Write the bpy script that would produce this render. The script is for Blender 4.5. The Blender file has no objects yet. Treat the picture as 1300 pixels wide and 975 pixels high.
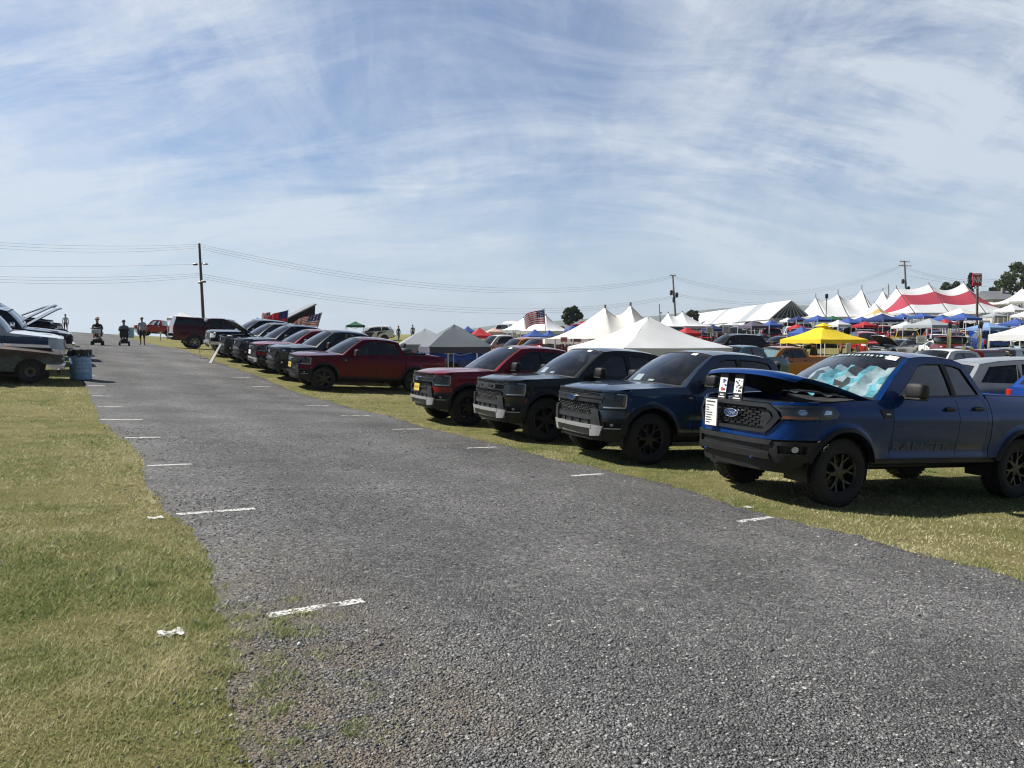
import bpy, math, random
import numpy as np
from mathutils import Vector, Matrix
from mathutils.geometry import tessellate_polygon
R = math.radians
PI = math.pi
random.seed(7)
rng = np.random.default_rng(7)
SC = bpy.context.scene
COL = SC.collection

# ------------------------------------------------------------------ camera and survey frame
F = 902.0
TH = R(3.5)
HC = 1.56
CT, ST = math.cos(TH), math.sin(TH)
def c2w(X, Y, Z): return np.array([X, Z*CT - Y*ST, -Z*ST - Y*CT])
HP = 1.557
AX = {'u': (-0.5591169, -0.0603089, 0.8268925), 'v': (0.8275381, 0.0203772, 0.5610397), 'w': (0.0506855, -0.9979717, -0.0385147)}
U, V, W = (c2w(*AX[k]) for k in 'uvw')
cam = bpy.data.cameras.new('camera'); cam.sensor_width = 36; cam.lens = F/1300*36
cam.clip_end = 20000; cam.clip_start = 0.05
co = bpy.data.objects.new('camera', cam); COL.objects.link(co)
co.location = (0, 0, HC); co.rotation_euler = (PI/2 - TH, 0, 0)
SC.camera = co

def _smooth(xs, ys, w):
    t = np.arange(-60, 1600, 0.5); a = np.interp(t, xs, ys)
    k = np.hanning(int(w/0.5)*2+1); k /= k.sum()
    b = np.convolve(np.pad(a, len(k)//2, mode='edge'), k, mode='valid')
    return t, b
_z0 = _smooth([-60, 26, 36, 45, 60, 72, 83, 110, 160, 250, 400, 1600], [-.6, -.6, -.55, -.2, .55, 1.15, 1.6, 2.7, 3.0, 3.2, 3.2, -20], 8)
_rl = _smooth([-60, 19, 23, 28, 35, 41, 50, 82, 200, 1600], [0, 0, .1, .4, .68, .98, 1.07, 1.71, 3.5, 3.5], 3)
def sst(a, b, x):
    t = np.clip((x-a)/(b-a), 0, 1); return t*t*(3-2*t)
def plane_z(x, y): return -(W[0]*x + W[1]*y)/W[2]
def uvof(x, y):
    z = plane_z(x, y) - HC; return U[0]*x+U[1]*y+U[2]*z, V[0]*x+V[1]*y+V[2]*z
def ground(x, y):
    x = np.asarray(x, float); y = np.asarray(y, float)
    pz = plane_z(x, y); u, v = uvof(x, y)
    rl = np.interp(u, *_rl)
    # right of the row the cross fall levels out into the show field
    fl = np.interp(y, *_z0); near = .5*(pz + fl + np.sqrt((pz-fl)**2 + .02)) - .06
    right = near + (fl-near)*sst(26, 40, y)
    w_ = sst(36, 46, u); z = pz + rl; z = z + (right - z)*sst(11.5 + 9*w_, 16 + 22*w_, v)
    d = np.maximum(u-86, 0)
    z = z - sst(75, 40, v)*0.05*(d*d/(d+6))
    lim = 400
    return np.maximum(z, -25)
def wp(u, v, h=0.0):
    """survey coordinates (along the lane, across it, above the ground) to world"""
    p = U*u + V*v - W*HP; x, y = p[0], p[1]
    return np.array([x, y, float(ground(x, y)) + h])
def ray(px, py):
    d = c2w((px-650)/F, (py-487.5)/F, 1.0); return d
def gpx(px, py):
    d = ray(px, py); t0 = 1.0
    for t in np.geomspace(1.2, 900, 1500):
        p = d*t
        if HC + p[2] < ground(p[0], p[1]):
            a, b = t0, t
            for _ in range(30):
                m = (a+b)/2
                if HC + d[2]*m < ground(d[0]*m, d[1]*m): b = m
                else: a = m
            return np.array([d[0]*b, d[1]*b, HC+d[2]*b])
        t0 = t
    return None
def xat(px, Y, py=430):
    d = ray(px, py); return d[0]*Y/d[1]
def zat(py, Y):
    d = ray(650, py); return HC + d[2]*Y/d[1]
def frame_at(x, y, heading, flat=False):
    """4x4 with +X along heading (radians from world X), Z along the local ground normal"""
    e = 0.8
    gx = (ground(x+e, y)-ground(x-e, y))/(2*e); gy = (ground(x, y+e)-ground(x, y-e))/(2*e)
    n = Vector((-gx, -gy, 1)).normalized() if not flat else Vector((0, 0, 1))
    h = Vector((math.cos(heading), math.sin(heading), 0)); h = (h - n*h.dot(n)).normalized()
    l = n.cross(h)
    m = Matrix((h, l, n)).transposed().to_4x4(); m.translation = (x, y, float(ground(x, y)))
    return m

# ------------------------------------------------------------------ materials
MATS = {}
def nodes(name):
    m = bpy.data.materials.new(name); m.use_nodes = True
    nt = m.node_tree; nt.nodes.clear(); return m, nt
def N(nt, typ, **kw):
    n = nt.nodes.new(typ)
    for k, v in kw.items():
        if k.startswith('i_'):
            n.inputs[k[2:].replace('_', ' ')].default_value = v
        elif isinstance(k, str): setattr(n, k, v)
    return n
def L(nt, a, b): nt.links.new(a, b)
def ramp(nt, stops, fac=None, interp='LINEAR'):
    n = nt.nodes.new('ShaderNodeValToRGB'); cr = n.color_ramp; cr.interpolation = interp
    while len(cr.elements) < len(stops): cr.elements.new(0.5)
    for e, (p, c) in zip(cr.elements, stops):
        e.position = p; e.color = (c, c, c, 1) if isinstance(c, (int, float)) else (*c, 1)
    if fac is not None: L(nt, fac, n.inputs[0])
    return n
def mixc(nt, fac, a, b, blend='MIX'):
    n = nt.nodes.new('ShaderNodeMix'); n.data_type = 'RGBA'; n.blend_type = blend
    for s, x in ((0, fac), (6, a), (7, b)):
        if hasattr(x, 'links'): L(nt, x, n.inputs[s])
        else: n.inputs[s].default_value = x if s == 0 else (*x, 1)
    return n.outputs[2]
def math_(nt, op, a, b=0.0):
    n = nt.nodes.new('ShaderNodeMath'); n.operation = op
    for i, x in enumerate((a, b)):
        if hasattr(x, 'links'): L(nt, x, n.inputs[i])
        else: n.inputs[i].default_value = x
    return n.outputs[0]
def noise(nt, vec, scale, detail=3, rough=.55, dist=0.0):
    n = nt.nodes.new('ShaderNodeTexNoise'); n.inputs['Scale'].default_value = scale; n.inputs['Detail'].default_value = detail
    n.inputs['Roughness'].default_value = rough; n.inputs['Distortion'].default_value = dist
    if vec is not None: L(nt, vec, n.inputs['Vector'])
    return n
def finish(nt, sh):
    o = nt.nodes.new('ShaderNodeOutputMaterial'); L(nt, sh, o.inputs['Surface'])
def pbr(name, color, rough=.5, metal=0.0, spec=.5, coat=0.0, vary=.12, vscale=3.0, bump=0.0, bscale=200.0, trans=0.0, coatr=.03):
    m, nt = nodes(name); MATS[name] = m
    tc = N(nt, 'ShaderNodeTexCoord'); p = N(nt, 'ShaderNodeBsdfPrincipled')
    n = noise(nt, tc.outputs['Object'], vscale, 4)
    c2 = tuple(max(0, c*(1-vary)) for c in color); c1 = tuple(min(1, c*(1+vary)) for c in color)
    r = ramp(nt, [(.3, c2), (.7, c1)], n.outputs[0]); L(nt, r.outputs[0], p.inputs['Base Color'])
    rr = ramp(nt, [(.3, max(.02, rough*.85)), (.7, min(1, rough*1.15))], n.outputs[0]); L(nt, rr.outputs[0], p.inputs['Roughness'])
    p.inputs['Metallic'].default_value = metal; p.inputs['Specular IOR Level'].default_value = spec
    p.inputs['Coat Weight'].default_value = coat; p.inputs['Coat Roughness'].default_value = coatr
    if bump:
        b = N(nt, 'ShaderNodeBump'); b.inputs['Strength'].default_value = bump; b.inputs['Distance'].default_value = .01
        nb = noise(nt, tc.outputs['Object'], bscale, 3); L(nt, nb.outputs[0], b.inputs['Height']); L(nt, b.outputs[0], p.inputs['Normal'])
    sh = p.outputs[0]
    if trans:
        t = N(nt, 'ShaderNodeBsdfTranslucent'); t.inputs[0].default_value = (*color, 1)
        mx = N(nt, 'ShaderNodeMixShader'); mx.inputs[0].default_value = trans
        L(nt, sh, mx.inputs[1]); L(nt, t.outputs[0], mx.inputs[2]); sh = mx.outputs[0]
    finish(nt, sh); return m
def paint(name, color, flake=.35, rough=.32, dust=.015, ior=1.46):
    """car paint: flake base under clear coat, with a film of road dust in patches low on the body"""
    m, nt = nodes(name); MATS[name] = m
    tc = N(nt, 'ShaderNodeTexCoord'); p = N(nt, 'ShaderNodeBsdfPrincipled')
    n1 = noise(nt, tc.outputs['Object'], 2.2, 5, .6)
    n2 = noise(nt, tc.outputs['Object'], 900, 1)
    fl = ramp(nt, [(.35, tuple(c*.75 for c in color)), (.7, tuple(min(1, c*1.3+.004) for c in color))], n2.outputs[0])
    f = ramp(nt, [(.45, 0.0), (.8, dust)], n1.outputs[0])
    L(nt, mixc(nt, f.outputs[0], fl.outputs[0], (.18, .165, .14)), p.inputs['Base Color'])
    p.inputs['Metallic'].default_value = flake; p.inputs['Roughness'].default_value = rough
    p.inputs['Coat Weight'].default_value = 1.0; p.inputs['Coat IOR'].default_value = ior; p.inputs['Specular IOR Level'].default_value = .08
    cr = ramp(nt, [(.4, .025), (.8, .07)], n1.outputs[0]); L(nt, cr.outputs[0], p.inputs['Coat Roughness'])
    finish(nt, p.outputs[0]); return m
def schlick(nt):
    w = N(nt, 'ShaderNodeLayerWeight'); w.inputs[0].default_value = .5
    return math_(nt, 'ADD', math_(nt, 'MULTIPLY', math_(nt, 'POWER', w.outputs[1], 3.6), .92), .07)
def glass(name, tint, gl=.02, base=.0):
    m, nt = nodes(name); MATS[name] = m
    t = N(nt, 'ShaderNodeBsdfTransparent'); t.inputs[0].default_value = (*tint, 1)
    g = N(nt, 'ShaderNodeBsdfGlossy'); g.inputs['Roughness'].default_value = gl; g.inputs[0].default_value = (.95, .97, 1, 1)
    lw = schlick(nt)
    tc = N(nt, 'ShaderNodeTexCoord'); n = noise(nt, tc.outputs['Object'], 4, 4)
    d = N(nt, 'ShaderNodeBsdfDiffuse'); d.inputs[0].default_value = (.35, .34, .31, 1)
    mx = N(nt, 'ShaderNodeMixShader'); L(nt, math_(nt, 'ADD', lw, base), mx.inputs[0]); L(nt, t.outputs[0], mx.inputs[1]); L(nt, g.outputs[0], mx.inputs[2])
    m2 = N(nt, 'ShaderNodeMixShader'); r = ramp(nt, [(.42, .01), (.85, .055)], n.outputs[0]); L(nt, r.outputs[0], m2.inputs[0])
    L(nt, mx.outputs[0], m2.inputs[1]); L(nt, d.outputs[0], m2.inputs[2])
    finish(nt, m2.outputs[0]); return m
def clear_lens(name):
    m, nt = nodes(name); MATS[name] = m
    t = N(nt, 'ShaderNodeBsdfTransparent'); t.inputs[0].default_value = (.9, .92, .95, 1)
    g = N(nt, 'ShaderNodeBsdfGlossy'); g.inputs['Roughness'].default_value = .03
    lw = schlick(nt)
    mx = N(nt, 'ShaderNodeMixShader'); L(nt, lw, mx.inputs[0]); L(nt, t.outputs[0], mx.inputs[1]); L(nt, g.outputs[0], mx.inputs[2])
    finish(nt, mx.outputs[0])
glass('glass', (.30, .34, .34)); glass('glass_dark', (.06, .07, .08)); glass('glass_clear', (.62, .70, .70)); glass('glass_open', (.86, .90, .90)); clear_lens('lens')
pbr('black', (.012, .012, .013), .55, vary=.2)
pbr('plastic', (.009, .009, .010), .55, vary=.25, bump=.25, bscale=500)
pbr('charcoal', (.013, .0135, .015), .42, vary=.15)
pbr('gunmetal', (.032, .034, .038), .32, metal=.4)
pbr('rubber', (.020, .020, .021), .82, vary=.35, vscale=9, bump=.4, bscale=120)
pbr('rim_dark', (.06, .063, .07), .33, metal=.8)
pbr('rim_silver', (.45, .46, .48), .28, metal=.9)
pbr('rim_gray', (.11, .11, .115), .38, metal=.7)
pbr('chrome', (.75, .76, .78), .09, metal=1.0)
pbr('silver', (.55, .56, .57), .30, metal=.55)
pbr('white_paint', (.75, .75, .73), .45)
pbr('trim_gray', (.024, .025, .027), .5)
pbr('mesh_glint', (.25, .26, .27), .25, metal=.7)
pbr('amber', (.30, .085, .015), .25, coat=.5)
pbr('red_lens', (.35, .012, .012), .15, coat=.6)
pbr('drl', (.66, .69, .73), .2, coat=.5)
pbr('skid_low', (.15, .145, .125), .5)
pbr('paper', (.78, .78, .76), .7, vary=.04)
pbr('ink', (.04, .04, .045), .7)
pbr('red_ink', (.42, .04, .04), .6)
pbr('blue_ink', (.05, .12, .34), .5)
pbr('emblem_blue', (.01, .035, .13), .22, metal=.3, coat=.8)
pbr('plate_yellow', (.62, .46, .07), .45)
pbr('seat', (.035, .034, .034), .85, bump=.3, bscale=90)
pbr('sunshade', (.12, .37, .45), .4, vary=.5, vscale=11)
pbr('shade_silver', (.42, .54, .58), .35, metal=.15, vary=.2, vscale=14)
pbr('decal', (.003, .022, .105), .4, coat=.5)
pbr('hose', (.05, .05, .055), .5, vary=.4)
pbr('rust', (.10, .045, .028), .8, vary=.4, vscale=7, bump=.3, bscale=60)

# ------------------------------------------------------------------ mesh builder
class MB:
    def __init__(s): s.v = []; s.f = []; s.m = []; s.mats = []; s.cur = 0
    def use(s, name):
        if name not in s.mats: s.mats.append(name)
        s.cur = s.mats.index(name); return s
    def add(s, vs, fs):
        o = len(s.v); s.v.extend(tuple(map(float, p)) for p in vs)
        for f in fs: s.f.append(tuple(i+o for i in f)); s.m.append(s.cur)
        return o
    def grid(s, P, closed=False, matfn=None):
        n = len(P); m = len(P[0]); o = len(s.v)
        for r in P: s.v.extend(tuple(map(float, p)) for p in r)
        for i in range(n-1 if not closed else n):
            for j in range(m-1):
                a = o+i*m+j; b = o+((i+1) % n)*m+j
                s.f.append((a, b, b+1, a+1)); s.m.append(s.cur if matfn is None else matfn(i, j))
    def box(s, c, d, bev=0.0, rot=None):
        x, y, z = (k/2 for k in d); b = min(bev, x*.95, y*.95, z*.95)
        vs = []; fs = []
        if b <= 0:
            vs = [(i*x, j*y, k*z) for i in (-1, 1) for j in (-1, 1) for k in (-1, 1)]
            fs = [(0, 1, 3, 2), (4, 6, 7, 5), (0, 4, 5, 1), (2, 3, 7, 6), (0, 2, 6, 4), (1, 5, 7, 3)]
        else:
            idx = {}
            for i in (-1, 1):
                for j in (-1, 1):
                    for k in (-1, 1):
                        for a, p in (('x', (i*x, j*(y-b), k*(z-b))), ('y', (i*(x-b), j*y, k*(z-b))), ('z', (i*(x-b), j*(y-b), k*z))):
                            idx[(i, j, k, a)] = len(vs); vs.append(p)
            for i in (-1, 1):
                fs.append([idx[(i, j, k, 'x')] for j, k in ((-1, -1), (1, -1), (1, 1), (-1, 1))])
                fs.append([idx[(j, i, k, 'y')] for j, k in ((-1, -1), (1, -1), (1, 1), (-1, 1))])
                fs.append([idx[(j, k, i, 'z')] for j, k in ((-1, -1), (1, -1), (1, 1), (-1, 1))])
            for i in (-1, 1):
                for j in (-1, 1):
                    fs.append([idx[(i, j, -1, 'x')], idx[(i, j, 1, 'x')], idx[(i, j, 1, 'y')], idx[(i, j, -1, 'y')]])
                    fs.append([idx[(i, -1, j, 'x')], idx[(i, 1, j, 'x')], idx[(i, 1, j, 'z')], idx[(i, -1, j, 'z')]])
                    fs.append([idx[(-1, i, j, 'y')], idx[(1, i, j, 'y')], idx[(1, i, j, 'z')], idx[(-1, i, j, 'z')]])
                    for k in (-1, 1): fs.append([idx[(i, j, k, a)] for a in 'xyz'])
        if rot is not None: vs = [rot @ Vector(p) for p in vs]
        s.add([(p[0]+c[0], p[1]+c[1], p[2]+c[2]) for p in vs], fs)
    def pill(s, c, d, e=.45, nu=12, nv=20):
        q = lambda t: math.copysign(abs(t)**e, t); P = []
        for i in range(nu+1):
            a = -PI/2+PI*i/nu
            P.append([(c[0]+d[0]/2*q(math.cos(a))*q(math.cos(b)), c[1]+d[1]/2*q(math.cos(a))*q(math.sin(b)), c[2]+d[2]/2*q(math.sin(a))) for b in np.linspace(0, 2*PI, nv+1)])
        s.grid(P)
    def tube(s, pts, r, n=8, cap=True):
        pts = [Vector(p) for p in pts]; rs = r if hasattr(r, '__len__') else [r]*len(pts)
        rings = []; up = Vector((0, 0, 1))
        for i, p in enumerate(pts):
            d = (pts[min(i+1, len(pts)-1)] - pts[max(i-1, 0)]).normalized()
            a = d.cross(up) if abs(d.dot(up)) < .95 else d.cross(Vector((1, 0, 0)))
            a.normalize(); b = d.cross(a)
            rings.append([p + (a*math.cos(2*PI*k/n) + b*math.sin(2*PI*k/n))*rs[i] for k in range(n)])
        o = len(s.v)
        for r_ in rings: s.v.extend(tuple(q) for q in r_)
        for i in range(len(pts)-1):
            for k in range(n):
                a = o+i*n+k; b = o+i*n+(k+1) % n; s.f.append((a, b, b+n, a+n)); s.m.append(s.cur)
        if cap:
            s.f.append(tuple(o+k for k in range(n))); s.m.append(s.cur)
            s.f.append(tuple(o+(len(pts)-1)*n+k for k in range(n))); s.m.append(s.cur)
    def lathe(s, prof, n=24, axis='z', c=(0, 0, 0), a0=0, a1=2*PI, matfn=None):
        """prof: (radius, height) pairs"""
        full = abs(a1-a0-2*PI) < 1e-6; k = n if full else n+1; P = []
        for i in range(k):
            t = a0+(a1-a0)*i/n; row = []
            for r, h in prof:
                q = (r*math.cos(t), r*math.sin(t), h)
                if axis == 'y': q = (q[0], q[2], q[1])
                elif axis == 'x': q = (q[2], q[0], q[1])
                row.append((q[0]+c[0], q[1]+c[1], q[2]+c[2]))
            P.append(row)
        s.grid(P, closed=full, matfn=matfn)
    def plate(s, poly, fn, th=.02, holes=(), maxe=.08, back=False):
        loops = [list(poly)] + [list(h) for h in holes]
        flat = [p for l in loops for p in l]
        tris = [tuple(t) for t in tessellate_polygon([[Vector((a, b, 0)) for a, b in l] for l in loops])]
        pts = list(flat)
        for _ in range(6):
            mid = {}; out = []; ch = False
            def M(a, b):
                k = (min(a, b), max(a, b))
                if k not in mid:
                    if math.hypot(pts[a][0]-pts[b][0], pts[a][1]-pts[b][1]) > maxe:
                        pts.append(((pts[a][0]+pts[b][0])/2, (pts[a][1]+pts[b][1])/2)); mid[k] = len(pts)-1
                    else: mid[k] = None
                return mid[k]
            for a, b, c in tris:
                e = [M(a, b), M(b, c), M(c, a)]; cnt = sum(x is not None for x in e)
                if cnt: ch = True
                if cnt == 0: out.append((a, b, c))
                elif cnt == 3: out += [(a, e[0], e[2]), (e[0], b, e[1]), (e[2], e[1], c), (e[0], e[1], e[2])]
                else:
                    while not (e[0] is not None and (cnt == 1 or e[1] is not None)):
                        a, b, c = b, c, a; e = [e[1], e[2], e[0]]
                    if cnt == 1: out += [(a, e[0], c), (e[0], b, c)]
                    else: out += [(a, e[0], c), (e[0], e[1], c), (e[0], b, e[1])]
            tris = out
            if not ch: break
        n = len(pts); vs = [fn(a, b, 0) for a, b in pts]; fs = list(tris)
        if th:
            cnt = {}
            for t in tris:
                for i in range(3): cnt[(t[i], t[(i+1) % 3])] = 1
            vs += [fn(a, b, th) for a, b in pts]
            for (a, b) in cnt:
                if (b, a) not in cnt: fs.append((b, a, a+n, b+n))
            if back: fs += [(c+n, b+n, a+n) for a, b, c in tris]
        s.add(vs, fs)
    def build(s, name, parent=None, mats=None, smooth=38, matrix=None, link=True):
        me = bpy.data.meshes.new(name); me.from_pydata(s.v, [], s.f)
        ml = mats or s.mats
        for m in ml: me.materials.append(MATS[m])
        if len(ml) > 1: me.polygons.foreach_set('material_index', s.m)
        if smooth:
            me.polygons.foreach_set('use_smooth', [True]*len(me.polygons)); me.update()
            try: me.set_sharp_from_angle(angle=R(smooth))
            except Exception: pass
        me.update()
        o = bpy.data.objects.new(name, me)
        if parent is not None: o.parent = parent
        if matrix is not None: o.matrix_world = matrix
        if link: COL.objects.link(o)
        return o
def empty(name, mat4=None):
    o = bpy.data.objects.new(name, None); o.empty_display_size = .2; COL.objects.link(o)
    if mat4 is not None: o.matrix_world = mat4
    return o
def tag(o, label=None, cat=None, group=None, kind=None):
    for k, v in (('label', label), ('category', cat), ('group', group), ('kind', kind)):
        if v: o[k] = v
    return o
def copy_tree(o, parent=None):
    c = o.copy(); COL.objects.link(c)
    if parent is not None: c.parent = parent
    for ch in list(o.children): copy_tree(ch, c)
    return c
_txt = {}
def text_polys(body, size=1.0, shear=0.0, bold=0.0):
    """flat lettering as (verts, faces), centred on the origin, cap height about size"""
    cu = bpy.data.curves.new('lettering', 'FONT'); cu.body = body; cu.size = size; cu.shear = shear; cu.align_x = 'CENTER'; cu.align_y = 'CENTER'
    cu.resolution_u = 3; cu.offset = bold
    o = bpy.data.objects.new('lettering', cu); COL.objects.link(o)
    dg = bpy.context.evaluated_depsgraph_get(); me = o.evaluated_get(dg).to_mesh()
    vs = [tuple(v.co) for v in me.vertices]; fs = [tuple(p.vertices) for p in me.polygons]
    o.evaluated_get(dg).to_mesh_clear(); bpy.data.objects.remove(o); bpy.data.curves.remove(cu)
    return vs, fs
def lettering(mb, body, size, fn, shear=0.0, bold=0.0, sx=1.0):
    vs, fs = text_polys(body, size, shear, bold); mb.add([fn(a*sx, b) for a, b, _ in vs], fs)
# ------------------------------------------------------------------ vehicles
# local frame: origin on the ground under the front bumper, +X towards the tail, +Y to the vehicle's right, Z up
def curve(pts):
    y = [p[0] for p in pts]; x = [p[1] for p in pts]
    t = np.concatenate([[0], np.cumsum(np.hypot(np.diff(y), np.diff(x)))]); tt = np.linspace(0, t[-1], 400)
    yy = np.interp(tt, t, y); xx = np.interp(tt, t, x); k = 41
    yy = np.convolve(np.concatenate([2*yy[0]-yy[1:k//2+1][::-1], yy, 2*yy[-1]-yy[-k//2:-1][::-1]]), np.ones(k)/k, 'same')[k//2:k//2+400]
    xx = np.convolve(np.concatenate([xx[1:k//2+1][::-1], xx, 2*xx[-1]-xx[-k//2:-1][::-1]]), np.ones(k)/k, 'same')[k//2:k//2+400]
    s = np.concatenate([[0], np.cumsum(np.hypot(np.diff(yy), np.diff(xx)))])
    return s, yy, xx
def sym(half): return [(a, b) for a, b in half] + [(-a, b) for a, b in reversed(half)]
def mir(poly): return [(-a, b) for a, b in reversed(poly)]
def rect(a0, b0, a1, b1): return [(a0, b0), (a1, b0), (a1, b1), (a0, b1)]
_wheels = {}
def wheel_meshes(Rt, wt, rr, style, rim, det):
    key = (Rt, wt, rr, style, rim, det)
    if key in _wheels: return _wheels[key]
    n = 44 if det >= 3 else 28
    t = MB().use('rubber'); h = wt/2
    t.lathe([(rr*.98, -h*.8), (rr+.02, -h*.92), ((rr+Rt)/2, -h*1.02), (Rt-.03, -h*.96), (Rt-.008, -h*.82), (Rt-.012, 0), (Rt-.008, h*.82), (Rt-.03, h*.96), ((rr+Rt)/2, h*1.02), (rr+.02, h*.92), (rr*.98, h*.8)], n, 'y')
    if det >= 3:
        m = 34
        for i in range(m):
            for k, (yc, wd) in enumerate(((-h*.72, h*.42), (-h*.2, h*.36), (h*.24, h*.36), (h*.74, h*.42))):
                a = 2*PI*(i+.5*(k % 2))/m
                t.box(((Rt-.006)*math.cos(a), yc, (Rt-.006)*math.sin(a)), (.011, wd, .050), 0, Matrix.Rotation(-a, 3, 'Y'))
    r = MB().use(rim)
    r.lathe([(rr, -h*.8), (rr*.95, -h*.72), (rr*.9, -h*.2), (rr*.88, h*.5)], n, 'y')      # barrel; outer face at -Y
    r.lathe([(rr*1.02, -h*.86), (rr*.985, -h*.9), (rr*.93, -h*.8), (rr*.93, -h*.5)], n, 'y')
    r.lathe([(0, -h*.74), (rr*.16, -h*.74), (rr*.2, -h*.66), (rr*.24, -h*.4)], 14, 'y')
    def spoke(a, r0, r1, w0, w1, d0, d1, da=0.0):
        c = lambda q, rad, off: (rad*math.cos(q)-off*math.sin(q), rad*math.sin(q)+off*math.cos(q))
        vs = []
        for (rad, w, d, q) in ((r0, w0, d0, a), (r1, w1, d1, a+da)):
            for off, dep in ((-w, d), (w, d), (w*1.2, d+.04), (-w*1.2, d+.04)):
                x, z = c(q, rad, off); vs.append((x, dep, z))
        r.add(vs, [(0, 1, 5, 4), (1, 2, 6, 5), (3, 0, 4, 7), (2, 3, 7, 6), (0, 3, 2, 1), (4, 5, 6, 7)])
    if style == 'twin':
        for i in range(6):
            a = 2*PI*i/6
            spoke(a, rr*.16, rr*.5, .030, .020, -h*.72, -h*.66)
            spoke(a, rr*.48, rr*.95, .014, .011, -h*.67, -h*.78, .24); spoke(a, rr*.48, rr*.95, .014, .011, -h*.67, -h*.78, -.24)
    elif style == 'steel':
        r.lathe([(rr*.22, -h*.35), (rr*.5, -h*.62), (rr*.72, -h*.62), (rr*.92, -h*.2)], 24, 'y')
        r.use('black')
        for i in range(8):
            a = 2*PI*i/8; r.box((rr*.72*math.cos(a), -h*.6, rr*.72*math.sin(a)), (.035, .02, .06), 0, Matrix.Rotation(-a, 3, 'Y'))
        r.box((0, -h*.6, 0), (.10, .06, .10), .02)
    else:
        for i in range(5 if style == 'five' else 6):
            spoke(2*PI*i/(5 if style == 'five' else 6), rr*.16, rr*.95, .035, .028, -h*.7, -h*.8)
    r.use('black').lathe([(0, h*.1), (rr*.87, h*.1)], 20, 'y')
    r.use('gunmetal').lathe([(0, -h*.05), (rr*.62, -h*.05), (rr*.62, h*.05)], 20, 'y')
    to = t.build('wheel', link=False); ro = r.build('rim', link=False, smooth=30)
    _wheels[key] = (to.data, ro.data); return _wheels[key]

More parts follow.
